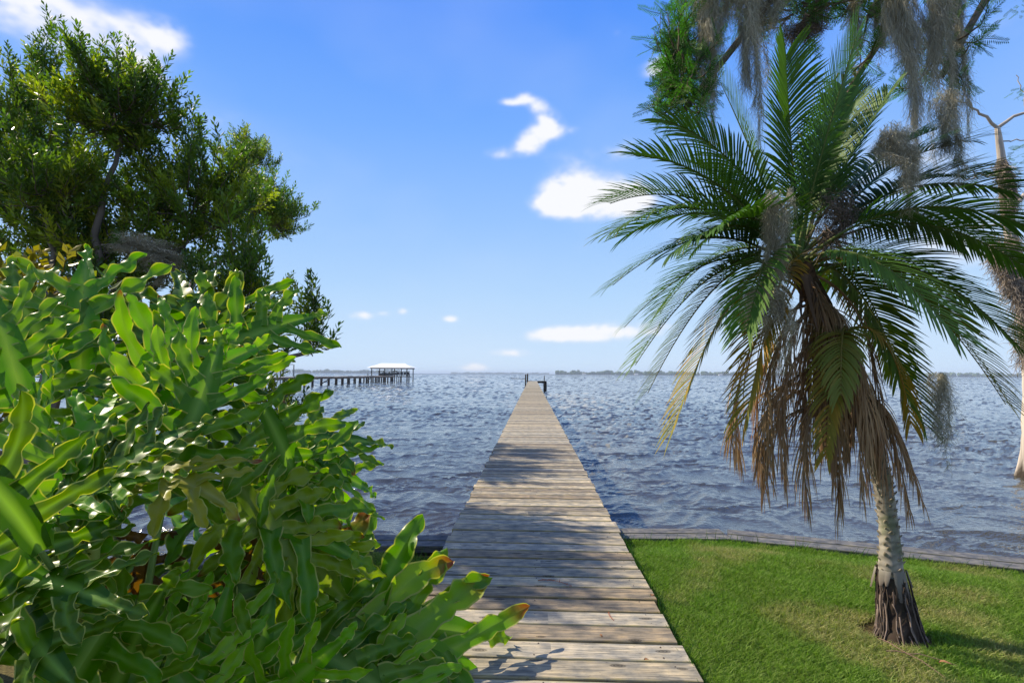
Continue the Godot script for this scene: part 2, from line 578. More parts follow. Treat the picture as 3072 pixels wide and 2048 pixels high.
	arm.box(Transform3D(Basis(Vector3.BACK, -0.03), Vector3(-2.6, ye + 0.36, -74.6)), Vector3(0.45, 0.04, 0.06))
	part("boat_hoist_arm", arm.mesh(), dark, pier)

func make_ground() -> void:
	var mb := MB.new()
	var xs := PackedFloat32Array()
	var x := -16.0
	while x < 12.0:
		xs.append(x)
		x += 0.5 if x < -4.0 else (0.09 if x < 4.5 else 0.5)
	xs.append(12.0)
	var rows := 70
	for xi in xs:
		for j in rows + 1:
			var f := float(j) / rows
			var z := lerpf(wall_z(xi) + 0.01, 14.0, pow(f, 2.0))
			mb.vert(Vector3(xi, ground_y(xi, z), z))
	for i in xs.size() - 1:
		for j in rows:
			var a := i * (rows + 1) + j
			mb.quad(a, a + rows + 1, a + rows + 2, a + 1)
	var m := mat("soil", Color.WHITE, 0.95, 0.2)
	var im := Image.create(512, 512, false, Image.FORMAT_RGB8)
	var na := noise(61, 0.02, 4)
	var nb := noise(62, 0.18, 3)
	for yy in 512:
		for xx in 512:
			var a := na.get_noise_2d(xx, yy) * 0.5 + 0.5
			var b := nb.get_noise_2d(xx, yy) * 0.5 + 0.5
			var c := Color(0.25, 0.21, 0.14).lerp(Color(0.36, 0.34, 0.20), a)
			im.set_pixel(xx, yy, c * (0.5 + b))
	m.albedo_texture = gray_tex(im)
	m.uv1_triplanar = true
	m.uv1_world_triplanar = true
	m.uv1_scale = Vector3(0.7, 0.7, 0.7)
	structure("ground", mb.mesh(), m)

func make_seawall(called_label: String, pts: Array) -> void:
	var root := thing("seawall", called_label, "seawall", pts[0])
	var o: Vector3 = pts[0]
	var cap := mat("seawall_cap", Color(0.54, 0.56, 0.61), 0.85, 0.3)
	cap.albedo_texture = (deck_mats[0] as StandardMaterial3D).albedo_texture
	var face := mat("seawall_sheet", Color(0.33, 0.31, 0.28), 0.9, 0.3)
	for i in pts.size() - 1:
		var a: Vector3 = pts[i] - o
		var b: Vector3 = pts[i + 1] - o
		var d := (b - a).normalized()
		var run := (b - a).length()
		var out := Vector3(d.z, 0, -d.x)
		var turn := Basis(d, Vector3.UP, d.cross(Vector3.UP))
		var mid := (a + b) / 2.0
		for k in 2:
			var mb := board_mesh(run + 0.02, 0.128, 0.045, (i * 2 + k) % 8, rf(0, 1))
			part("cap_board", mb.mesh(), cap, root, Transform3D(turn, mid + out * (0.065 + k * 0.132) + Vector3(0, 0.905 + 0.003 * k, 0)))
		var w := MB.new()
		w.box(Transform3D(turn, mid + out * 0.13 + Vector3(0, -0.05, 0)), Vector3(run / 2.0, 0.9, 0.05))
		part("wall_panel", w.mesh(), face, root)

# ---------------------------------------------------------------- far side of the lake
func make_far_shore() -> void:
	var leaf := vmat("far_foliage", 0.9, 0.2)
	# a crown is a lumpy ball of small facets; the far woods read as one mass
	var crown := MB.new()
	var n := noise(71, 1.6, 2)
	for i in 9:
		var c := Vector3(rf(-0.35, 0.35), rf(0.35, 0.8), rf(-0.35, 0.35))
		var first := crown.v.size()
		for a in 5:
			for b in 8:
				var th := PI * (a + 0.5) / 5.0
				var p := Vector3(sin(th) * cos(TAU * b / 8.0), cos(th), sin(th) * sin(TAU * b / 8.0))
				var k := 0.8 + 0.4 * rng.randf()
				crown.vert(c + p * 0.3 * (1.0 + 0.4 * n.get_noise_3dv(p + c * 3.0)), Color(k, k, k))
		for a in 4:
			for b in 8:
				crown.quad(first + a * 8 + b, first + a * 8 + (b + 1) % 8, first + (a + 1) * 8 + (b + 1) % 8, first + (a + 1) * 8 + b)
	crown.smooth()
	var cm := crown.mesh()
	# x range, z, height, count
	for s: Array in [["far_shore_woods", "low hazy tree line along the far shore left of the boathouse", -1700.0, -640.0, -2700.0, 22.0, 420], ["far_shore_woods", "nearer green tree line on the far shore to the right of the pier", 90.0, 2600.0, -2050.0, 19.0, 900], ["far_shore_woods", "thin distant tree line on the horizon behind the end of the pier", -640.0, 130.0, -4200.0, 15.0, 260]]:
		var mm := MultiMesh.new()
		mm.transform_format = MultiMesh.TRANSFORM_3D
		mm.use_colors = true
		mm.mesh = cm
		mm.instance_count = s[6]
		for i in s[6]:
			var x := lerpf(s[2], s[3], (i + rng.randf()) / float(s[6]))
			var h: float = s[5] * rf(0.55, 1.15) * (0.75 + 0.35 * n.get_noise_1d(x * 0.01))
			var t := Transform3D(Basis(Vector3.UP, rf(0, TAU)).scaled(Vector3(h * rf(0.6, 1.0), h, h * rf(0.6, 1.0))), Vector3(x, -0.12 * h, s[4] - rf(0, 60)))
			mm.set_instance_transform(i, t)
			var g := rf(0.7, 1.3)
			mm.set_instance_color(i, Color(0.075 * g, 0.115 * g, 0.04 * g))
		var o := MultiMeshInstance3D.new()
		o.name = numbered(s[0])
		o.multimesh = mm
		o.material_override = leaf
		add_child(o)
		tag(o, s[1], "woods", "", "stuff")
		var land := MB.new()
		land.box(Transform3D(Basis(), Vector3((s[2] + s[3]) / 2.0, 0.1, s[4] - 60.0)), Vector3((s[3] - s[2]) / 2.0 + 20.0, 0.55, 62.0))
		var lm := mat("far_bank", lin(0.10, 0.11, 0.06), 0.95, 0.2)
		structure("far_shore_land", land.mesh(), lm)
	var wm := mat("white_siding", lin(0.75, 0.75, 0.73), 0.7)
	var rm := mat("grey_shingle", lin(0.25, 0.24, 0.24), 0.8)
	for h: Array in [[-1290.0, -2672.0, "white house on the hazy far shore left of the boathouse"], [196.0, -2030.0, "small white house on the far shore nearest the pier head"], [392.0, -2030.0, "white house on the far shore right of the pier head"], [705.0, -2030.0, "white house at the far shore seen beside the palm fronds"]]:
		var o := thing("shore_house", h[2], "house", Vector3(h[0], 0.5, h[1]), "houses on the far shore")
		var b := MB.new()
		b.box(Transform3D(Basis(), Vector3(0, 1.6, 0)), Vector3(6.5, 1.6, 5))
		part("wall", b.mesh(), wm, o)
		var r := MB.new()
		for s in [-1.0, 1.0]:
			r.face(Vector3(-7, 3.2, s * 5.6), Vector3(7, 3.2, s * 5.6), Vector3(7, 5.4, 0), Vector3(-7, 5.4, 0))
			r.face(Vector3(s * 7, 3.2, -5.6), Vector3(s * 7, 3.2, 5.6), Vector3(s * 7, 5.4, 0), Vector3(s * 7, 5.4, 0))
		part("roof", r.mesh(), rm, o)

func post(root: Node3D, called: String, m: Material, x: float, z: float, y0: float, y1: float, r: float, lean := 0.0) -> void:
	var b := MB.new()
	b.tube([Vector3(x, y0, z), Vector3(x + lean, y1, z)], [r, r * 0.95], 8)
	part(called, b.mesh(), m, root)

func beam(root: Node3D, called: String, m: Material, a: Vector3, b: Vector3, hw: float, hh: float) -> void:
	var d := (b - a).normalized()
	var side := d.cross(Vector3.UP).normalized()
	var mb := MB.new()
	mb.box(Transform3D(Basis(d, side.cross(d), side), (a + b) / 2.0), Vector3((b - a).length() / 2.0, hh, hw))
	part(called, mb.mesh(), m, root)

func make_neighbour_dock() -> void:
	var timber := mat("dark_piling", lin(0.060, 0.050, 0.042), 0.9, 0.3)
	var pale := mat("pale_deck", lin(0.33, 0.29, 0.25), 0.85, 0.3)
	var brown := mat("dock_fascia", lin(0.16, 0.12, 0.09), 0.9, 0.3)
	var dock := thing("neighbour_dock", "long walkway dock on dark pilings leading out to the white-roofed boathouse", "dock", Vector3(-36.0, 0, -60))
	var y := 1.42
	for i in 22:
		var z := -1.0 - i * 3.4
		var dy := 0.03 * sin(i * 1.7)
		beam(dock, "deck_section", pale, Vector3(0, y + dy, z + 1.68), Vector3(0, y + dy + 0.01, z - 1.68), 0.9, 0.05)
		beam(dock, "fascia", brown, Vector3(0.86, y - 0.2 + dy, z + 1.7), Vector3(0.86, y - 0.2 + dy, z - 1.7), 0.03, 0.15)
		for s in [-0.75, 0.75]:
			post(dock, "piling", timber, s + rf(-0.05, 0.05), z + rf(-0.3, 0.3), -1.0, y - 0.06, rf(0.13, 0.18), rf(-0.04, 0.04))
		if i in [4, 8, 15]:
			beam(dock, "brace", timber, Vector3(0.9, 0.35, z + 0.2), Vector3(0.9, y - 0.3, z - 3.2), 0.03, 0.09)
			if i == 4:
				beam(dock, "brace", timber, Vector3(0.97, y - 0.3, z + 0.2), Vector3(0.97, 0.35, z - 3.2), 0.03, 0.09)
	# boathouse at the end of it
	var bh := thing("boathouse", "open boathouse with a white hip roof at the end of the neighbouring dock", "boathouse", Vector3(-36.9, 0, -140.0))
	var ye := 3.36
	for x in [-4.6, -1.2, 1.4, 4.6]:
		for z in [-3.6, 3.6]:
			post(bh, "roof_post", timber, x, z, -1.0, ye, 0.13)
	for z in [-3.6, 3.6]:
		beam(bh, "eave_beam", timber, Vector3(-5.0, ye + 0.02, z), Vector3(5.0, ye + 0.02, z), 0.08, 0.14)
	for x in [-4.9, 4.9]:
		beam(bh, "eave_beam", timber, Vector3(x, ye + 0.02, -3.5), Vector3(x, ye + 0.02, 3.5), 0.08, 0.14)
	var roof := MB.new()
	var e0 := Vector3(-5.7, ye + 0.16, 4.4)
	var e1 := Vector3(5.7, ye + 0.16, 4.4)
	var e2 := Vector3(5.7, ye + 0.16, -4.4)
	var e3 := Vector3(-5.7, ye + 0.16, -4.4)
	var r0 := Vector3(-3.1, ye + 1.35, 0)
	var r1 := Vector3(3.1, ye + 1.35, 0)
	roof.face(e0, r0, r1, e1)
	roof.face(e2, r1, r0, e3)
	roof.face(e1, r1, e2, e2)
	roof.face(e3, r0, e0, e0)
	roof.face(e0, e1, e2, e3)
	part("roof", roof.mesh(), mat("white_metal_roof", lin(0.86, 0.87, 0.86), 0.45), bh)
	beam(bh, "platform", brown, Vector3(1.2, 1.25, 2.2), Vector3(5.2, 1.25, 2.2), 1.5, 0.09)
	beam(bh, "platform", brown, Vector3(-5.2, 1.36, 2.6), Vector3(1.0, 1.36, 2.6), 0.9, 0.09)
	for x in [2.0, 2.5, 2.9, 4.9, 5.2]:
		post(bh, "platform_post", timber, x, 3.5, -1.0, 1.2 if x < 4.0 else 2.0, 0.11)
	for x in [-5.6, -4.9, -4.2, -3.4, -2.9, -2.2, -1.5, 0.3, 0.8]:
		post(bh, "platform_post", timber, x, 3.2 + rf(-0.4, 0.3), -1.0, 1.3 + (0.75 if x == -5.6 else 0.0), rf(0.09, 0.14))
	for x in [-3.6, -2.4, 0.2, 1.2]:
		post(bh, "hoist_post", timber, x, 0.5, -0.5, 2.75, 0.10)
	beam(bh, "hoist_bar", timber, Vector3(-3.7, 2.75, 0.5), Vector3(-2.3, 2.75, 0.5), 0.05, 0.07)
	beam(bh, "hoist_bar", timber, Vector3(0.1, 2.75, 0.5), Vector3(1.3, 2.75, 0.5), 0.05, 0.07)
	# the boat on its hoist
	var boat := thing("motor_boat", "grey motor boat hoisted out of the water under the white boathouse roof", "boat", Vector3(-37.6, 1.45, -138.4))
	var hull := MB.new()
	for i in 9:
		var f := i / 8.0
		var x := lerpf(-2.3, 2.4, f)
		var wd := 0.9 * sqrt(maxf(0.02, 1.0 - pow(f, 3.0)))
		for p: Vector2 in [Vector2(-1.0, 0.62 + 0.12 * f), Vector2(-0.92, 0.3), Vector2(0.0, -0.05 + 0.35 * f * f), Vector2(0.92, 0.3), Vector2(1.0, 0.62 + 0.12 * f)]:
			hull.vert(Vector3(x, p.y, p.x * wd))
	for i in 8:
		for j in 4:
			hull.quad(i * 5 + j, i * 5 + j + 1, i * 5 + j + 6, i * 5 + j + 5)
	hull.quad(0, 4, 3, 1)
	part("hull", hull.mesh(), mat("boat_hull", lin(0.16, 0.18, 0.19), 0.4), boat)
	beam(boat, "deck", mats["boat_hull"], Vector3(0.6, 0.66, 0), Vector3(2.0, 0.72, 0), 0.5, 0.04)
	beam(boat, "windscreen", mat("boat_screen", lin(0.10, 0.13, 0.14), 0.2), Vector3(0.0, 0.62, 0), Vector3(0.35, 1.0, 0), 0.7, 0.03)
	beam(boat, "seat", mats["boat_hull"], Vector3(-1.6, 0.6, 0), Vector3(-0.5, 0.6, 0), 0.6, 0.25)
	# four dark chairs on the platform
	var cm := mat("dark_resin", lin(0.03, 0.032, 0.036), 0.6)
	for i in 4:
		var ch := thing("dock_chair", ["dark chair at the left end of the row under the white boathouse roof", "second dark chair from the left in the row on the boathouse platform", "third dark chair from the left in the row on the boathouse platform", "dark chair at the right end of the row under the white boathouse roof"][i], "chair", Vector3(-34.75 + i * 0.86, 1.34, -137.6), "chairs on the boathouse platform")
		beam(ch, "seat", cm, Vector3(-0.3, 0.40, 0), Vector3(0.3, 0.40, 0), 0.3, 0.05)
		beam(ch, "backrest", cm, Vector3(-0.32, 0.78, 0.28), Vector3(0.32, 0.78, 0.28), 0.04, 0.30)
		for s in [-0.28, 0.28]:
			beam(ch, "arm", cm, Vector3(s, 0.62, -0.3), Vector3(s, 0.62, 0.3), 0.05, 0.03)
			for z in [-0.26, 0.24]:
				post(ch, "leg", cm, s, z, 0.0, 0.62, 0.035)
	# a boat hoist with a stair, beside the walkway
	var lift := thing("boat_lift", "open frame boat lift with tall posts and a stair beside the walkway", "boat lift", Vector3(-41.5, 0, -84.0))
	var grey := mat("grey_steel", lin(0.13, 0.14, 0.14), 0.6)
	for p: Vector3 in [Vector3(-5.0, 3.9, 0), Vector3(-3.6, 3.9, 1.2), Vector3(-2.0, 3.9, 0), Vector3(-0.6, 3.5, 1.2), Vector3(1.2, 3.5, 0), Vector3(2.1, 3.5, 1.0), Vector3(3.35, 3.4, 0)]:
		post(lift, "post", grey, p.x, p.z, -1.0, p.y, 0.09)
	beam(lift, "top_rail", grey, Vector3(-5.2, 3.95, 0), Vector3(-0.4, 3.95, 0), 0.05, 0.05)
	beam(lift, "top_rail", grey, Vector3(-2.2, 3.5, 0.6), Vector3(3.5, 3.42, 0.6), 0.05, 0.05)
	beam(lift, "stair_string", grey, Vector3(-1.6, 1.6, 0.9), Vector3(1.2, 3.2, 0.9), 0.05, 0.14)
	beam(lift, "stair_string", grey, Vector3(-1.9, 2.4, 0.2), Vector3(-0.6, 3.2, 0.2), 0.05, 0.08)
	beam(lift, "cradle", grey, Vector3(-4.6, 1.7, 0.5), Vector3(-0.8, 1.7, 0.5), 0.9, 0.13)
	var wheel := MB.new()
	wheel.tube([Vector3(2.1, 2.95, 0.85), Vector3(2.1, 2.95, 1.2)], [0.27, 0.27], 12)
	part("winch_wheel", wheel.mesh(), grey, lift)

# blade base, blade direction, way the upper face looks, length, kind (-1: any)
const PHIL := [
	[
		[-1.61, 2.08, -1.85, -0.25, 0.94, -0.24, 0.24, 0.39, 0.74, 0.57, -1], [-1.64, 2.09, -1.82, -0.62, 0.78, -0.09, 0.20, 0.46, 0.76, 0.54, -1], [-1.23, 2.05, -1.92, -0.27, 0.93, -0.23, 0.26, 0.49, 0.96, 0.58, -1], [-1.24, 2.19, -1.91, 0.80, 0.44, -0.41, 0.29, 0.49, 0.86, 0.46, -1],
		[-1.24, 2.08, -2.01, 0.04, 0.95, -0.29, 0.40, 0.26, 0.98, 0.50, -1], [-1.65, 1.99, -1.70, -0.28, 0.96, 0.07, 0.41, 0.49, 0.97, 0.46, -1], [-1.42, 1.97, -1.81, 0.42, 0.91, 0.04, 0.29, 0.31, 0.75, 0.46, -1], [-1.57, 2.08, -1.87, 0.98, 0.16, 0.13, 0.09, 0.57, 0.59, 0.54, -1],
		[-1.38, 2.12, -1.83, 0.90, -0.40, 0.18, 0.08, 0.75, 0.40, 0.46, -1], [-1.29, 1.95, -1.72, 0.72, 0.69, 0.01, 0.30, 0.29, 0.95, 0.46, -1], [-0.95, 2.02, -1.85, 0.35, -0.88, -0.31, 0.59, 0.44, 0.59, 0.46, -1], [-1.60, 1.70, -2.07, 0.79, -0.45, -0.43, 0.09, 0.92, 0.20, 0.48, -1]],
	[
		[-1.24, 1.73, -1.39, -0.08, 0.96, -0.28, 0.41, 0.22, 0.99, 0.43, -1], [-1.30, 1.75, -1.46, -0.40, 0.91, -0.09, -0.64, 0.67, 0.60, 0.45, -1], [-1.25, 1.76, -1.36, 0.72, 0.67, -0.17, 0.06, 0.79, 0.61, 0.39, -1], [-1.10, 1.81, -1.60, 0.20, 0.95, -0.25, 0.37, 0.20, 0.71, 0.46, -1],
		[-1.09, 1.74, -1.17, -0.21, 0.90, 0.39, 0.50, 0.64, 0.51, 0.38, -1], [-1.32, 1.74, -1.33, 0.89, 0.45, -0.01, 0.13, 1.03, 0.48, 0.38, -1], [-1.23, 1.66, -1.23, 0.89, 0.14, 0.44, 0.00, 0.86, 0.36, 0.38, -1], [-1.24, 1.62, -1.25, 0.76, -0.16, 0.63, 0.28, 0.58, 0.72, 0.38, -1],
		[-1.16, 1.80, -1.26, 0.06, -0.62, 0.79, 0.69, 0.61, 0.46, 0.38, -1], [-1.05, 1.56, -1.39, 0.03, -0.52, 0.85, 0.33, 0.58, 0.60, 0.38, -1], [-0.89, 1.13, -1.51, -0.14, 0.98, -0.16, 0.29, 0.34, 1.00, 0.38, -1], [-0.88, 1.20, -1.48, -0.58, 0.81, 0.07, 0.46, 0.49, 0.84, 0.38, -1],
		[-0.87, 1.10, -1.56, 0.31, 0.94, -0.16, 0.60, 0.57, 0.59, 0.38, -1], [-0.83, 1.12, -1.61, 0.67, 0.70, 0.25, 0.54, 0.47, 0.49, 0.38, -1], [-1.10, 1.22, -1.37, 0.31, 0.95, 0.05, 0.31, 0.50, 0.99, 0.38, -1], [-1.28, 1.49, -1.64, 0.91, -0.28, 0.30, -0.07, 0.83, 0.43, 0.49, -1],
		[-1.18, 1.62, -1.64, 0.10, -0.92, 0.37, 0.31, 0.66, 0.74, 0.46, 13], [-1.22, 1.86, -1.57, 0.92, -0.02, 0.38, 0.13, 0.86, 0.41, 0.38, 14], [-1.38, 1.40, -1.64, 0.94, -0.10, 0.33, 0.26, 0.64, 0.78, 0.46, 13]],
	[
		[-1.20, 1.74, -1.86, 0.95, -0.29, 0.09, 0.23, 0.83, 0.60, 0.62, -1], [-1.01, 1.85, -1.94, 0.85, -0.31, -0.42, 0.33, 0.71, 0.59, 0.47, -1], [-1.03, 1.87, -2.01, 0.79, 0.04, -0.61, 0.15, 0.60, 0.52, 0.46, 10], [-1.13, 1.82, -1.96, 0.79, -0.56, -0.24, 0.49, 0.56, 0.75, 0.50, -1],
		[-1.00, 1.75, -1.82, 0.66, -0.74, 0.16, 0.50, 0.36, 0.75, 0.46, -1], [-0.95, 1.66, -1.90, 0.63, -0.78, -0.07, 0.36, 0.32, 0.77, 0.46, -1], [-1.29, 1.37, -1.95, 0.95, -0.05, -0.32, 0.23, 0.80, 0.64, 0.62, -1], [-1.05, 1.34, -1.89, 0.92, -0.36, -0.18, 0.03, 0.77, 0.47, 0.72, -1],
		[-0.90, 1.25, -2.00, 0.97, -0.16, -0.16, 0.06, 0.70, 0.75, 0.78, -1], [-0.94, 1.23, -1.97, 0.98, -0.21, -0.05, 0.09, 0.77, 0.78, 0.89, 12], [-0.93, 1.25, -1.90, 0.94, -0.31, 0.09, 0.24, 0.79, 0.53, 0.58, -1], [-1.04, 1.26, -2.13, 0.60, 0.39, -0.69, 0.33, 0.24, 0.95, 0.46, -1],
		[-0.68, 1.11, -1.94, 0.91, -0.22, 0.35, 0.24, 0.70, 0.60, 0.46, -1], [-0.80, 1.60, -2.06, 0.00, -1.00, -0.06, 0.43, 0.41, 0.90, 0.46, 13], [-0.91, 1.55, -1.81, -0.52, -0.73, 0.45, 0.13, 0.70, 0.73, 0.46, 13], [-1.01, 1.19, -2.01, 0.99, -0.10, -0.09, 0.61, 0.43, 0.65, 0.46, -1],
		[-1.26, 1.16, -2.12, 0.86, 0.50, 0.07, 0.19, 0.80, 0.69, 0.50, -1]]]

# ---------------------------------------------------------------- plants
# one split leaf of a tree philodendron: base at the origin, midrib along +y, upper face towards +z
func split_leaf(L: float, pairs: int, arch: float, fold: float, ruffle: float, tone: float, yellow: float, rust := 0.0, dead := Color.BLACK) -> ArrayMesh:
	var mb := MB.new()
	var green := Color(0.115, 0.345, 0.005) * tone
	var green2 := Color(0.230, 0.440, 0.010) * tone
	green = green.lerp(Color(0.34, 0.27, 0.03), yellow)
	green2 = green2.lerp(Color(0.40, 0.30, 0.03), yellow)
	if dead != Color.BLACK:
		green = dead
		green2 = dead * 1.5
	var vein := Color(0.20, 0.38, 0.06).lerp(Color(0.40, 0.34, 0.10), yellow)
	var rim := Color(0.40, 0.44, 0.12)
	var rustc := Color(0.24, 0.055, 0.02)
	if dead != Color.BLACK:
		rim = dead
		vein = dead * 1.3
	# the arching midrib
	var mid := PackedVector3Array()
	var nor := PackedVector3Array()
	var tan := PackedVector3Array()
	var seg := 24
	var p := Vector3.ZERO
	var wob := rf(-0.12, 0.12)
	for i in seg + 1:
		var f := float(i) / seg
		var a := arch * (f * f * 0.75 + f * 0.25)
		var d := Vector3(sin(wob * f * 2.0), cos(a), -sin(a)).normalized()
		mid.append(p)
		tan.append(d)
		nor.append(Vector3(0, sin(a), cos(a)))
		p += d * L / seg
	var core := L * 0.095
	# blade beside the midrib
	var cols := [-1.0, -0.5, -0.045, 0.045, 0.5, 1.0]
	var first := mb.v.size()
	for i in seg + 1:
		var f := float(i) / seg
		var hw := core * (0.25 + 0.85 * sin(PI * clampf(f * 0.86 + 0.12, 0.0, 1.0)))
		var side := tan[i].cross(nor[i]).normalized()
		for c: float in cols:
			var q := mid[i] + side * c * hw + nor[i] * (absf(c) * hw * fold + 0.05 * core * sin(f * 40.0) * absf(c))
			mb.vert(q, vein if absf(c) < 0.1 else green)
	for i in seg:
		for j in 5:
			var a := first + i * 6 + j
			mb.quad(a, a + 1, a + 7, a + 6)
	# the lobes: straps with wavy margins, cut nearly to the midrib
	var lobes := pairs * 2 + 1
	for li in lobes:
		var s := -1.0 if li % 2 == 0 else 1.0
		var f := 0.03 + 0.86 * pow((li / 2 + rf(-0.12, 0.12)) / float(pairs) if li > 1 else 0.0, 0.95)
		var len := L * (0.29 + 0.21 * sin(PI * clampf(f * 0.85 + 0.12, 0.0, 1.0))) * rf(0.75, 1.2)
		var ang := lerpf(2.15, 0.50, pow(f, 0.7)) + rf(-0.12, 0.12)
		if li == lobes - 1:
			s = 1.0
			f = 0.95
			ang = 0.0
			len = L * 0.26
		var at := clampi(int(f * seg), 0, seg)
		var side := tan[at].cross(nor[at]).normalized() * s
		var up := nor[at]
		var out := tan[at] * cos(ang) + side * sin(ang) + up * (fold * sin(ang) * 0.8 + rf(-0.10, 0.10))
		out = out.normalized()
		var w := L * rf(0.050, 0.070) * (0.85 if f > 0.7 else 1.0)
		var rows := 28
		var pos := mid[at] + side * core * 0.72 * sin(ang) + up * (core * 0.72 * fold * sin(ang) + 0.0015 * (li % 3 - 1))
		var ph := rf(0, TAU)
		var ph2 := rf(0, TAU)
		var fr := rf(12.0, 20.0)
		var droop := rf(-0.3, 0.7) * (0.5 + arch * 0.3)
		var curl := rf(-0.6, -0.1)
		var twist := rf(-0.35, 0.35)
		var sway := rf(-0.55, 0.45)
		var hl := mb.v.size()
		var lc := green.lerp(green2, rng.randf())
		var rusty := rust > 0.0 and rng.randf() < 0.4
		var dir := out
		for r in rows:
			var u := float(r) / (rows - 1)
			var across := dir.cross(up).normalized().rotated(dir, twist * u)
			var nrm := across.cross(dir).normalized()
			var wd := w * (1.15 - 0.42 * smoothstep(0.0, 0.30, u) + 0.36 * smoothstep(0.30, 0.65, u)) * pow(maxf(0.0, 1.0 - pow(u, 3.2)), 0.6)
			var teeth := smoothstep(0.05, 0.45, u)
			var scl := 1.0 + (0.16 - 0.52 * pow(1.0 - absf(sin(u * fr * 0.5 + ph)), 2.0) + 0.06 * sin(u * fr * 2.6)) * teeth
			var scr := 1.0 + (0.16 - 0.52 * pow(1.0 - absf(sin(u * fr * 0.53 + ph2)), 2.0) + 0.06 * sin(u * fr * 2.9)) * teeth
			var rz := ruffle * w * 0.58 * (0.3 + u) * (1.0 - 0.5 * u * u)
			var tip := smoothstep(1.0 - rust, 1.0, u) if rusty else 0.0
			var base := lc.lerp(rustc, tip)
			for c: float in [-1.0, -0.91, -0.84, -0.42, -0.05, 0.05, 0.42, 0.84, 0.91, 1.0]:
				var e := wd * (scl if c < 0.0 else scr)
				var z := rz * c * c * sin(u * fr * 1.0 + (ph if c < 0.0 else ph2) + 1.6) - curl * absf(c) * e * 0.5 - 0.06 * w * (1.0 - minf(1.0, absf(c) * 8.0))
				var col := base
				if absf(c) < 0.1:
					col = vein.lerp(base, 0.25 + u * 0.6)
				elif absf(c) > 0.9:
					col = rim.lerp(base, 0.1)
				mb.vert(pos + across * c * e + nrm * z, col)
			pos += dir * len / (rows - 1)
			dir = (dir + (-up * droop + tan[at] * 0.35 * sin(ang) + across * s * sway) / (rows - 1)).normalized()
		for r in rows - 1:
			for j in 9:
				var a := hl + r * 10 + j
				mb.quad(a, a + 1, a + 11, a + 10)
	return mb.mesh()

var phil_mat: StandardMaterial3D
var stalk_mat: StandardMaterial3D

# leaves: [blade base, blade tip direction (world), which way its upper face looks, length, variant]
func philodendron(label: String, crown: Vector3, leaves: Array, kinds: Array) -> Node3D:
	var root := thing("philodendron", label, "plant", crown, "tree philodendrons on the bank")
	# leaning ringed stem
	var st := MB.new()
	var sp := PackedVector3Array()
	var sr := PackedFloat32Array()
	for i in 10:
		var f := i / 9.0
		sp.append(Vector3(0.10 * sin(f * 3.0), -0.02 - (1.0 - f) * (crown.y - ground_y(crown.x, crown.z) + 0.05), 0.08 * f) + rv(0.012))
		sr.append(0.055 - 0.012 * f + 0.006 * (i % 2))
	st.tube(sp, sr, 9, Color(0.10, 0.085, 0.05))
	part("stem", st.mesh(), stalk_mat, root)
	for lf: Array in leaves:
		var base: Vector3 = lf[0] - crown
		var y: Vector3 = (lf[1] as Vector3).normalized()
		var z: Vector3 = lf[2]
		z = (z - y * z.dot(y)).normalized()
		var x := y.cross(z)
		var t := Transform3D(Basis(x, y, z).scaled_local(Vector3.ONE * lf[3]), base)
		var blade := part("leaf", kinds[lf[4]], phil_mat, root, t)
		var pet := MB.new()
		var pts := PackedVector3Array()
		var rad := PackedFloat32Array()
		var ctl := base * 0.55 + Vector3(0, 0.18 * base.length() - 0.05, 0) - y * 0.10
		for i in 11:
			var f := i / 10.0
			pts.append(Vector3.ZERO.lerp(ctl, f).lerp(ctl.lerp(base, f), f))
			rad.append(lerpf(0.016, 0.0065, f))
		var tone := rf(0.8, 1.25)
		pet.tube(pts, rad, 6, Color(0.10, 0.17, 0.035) * tone, Color(0.15, 0.24, 0.05) * tone)
		part("petiole", pet.mesh(), stalk_mat, blade, t.affine_inverse())
	return root

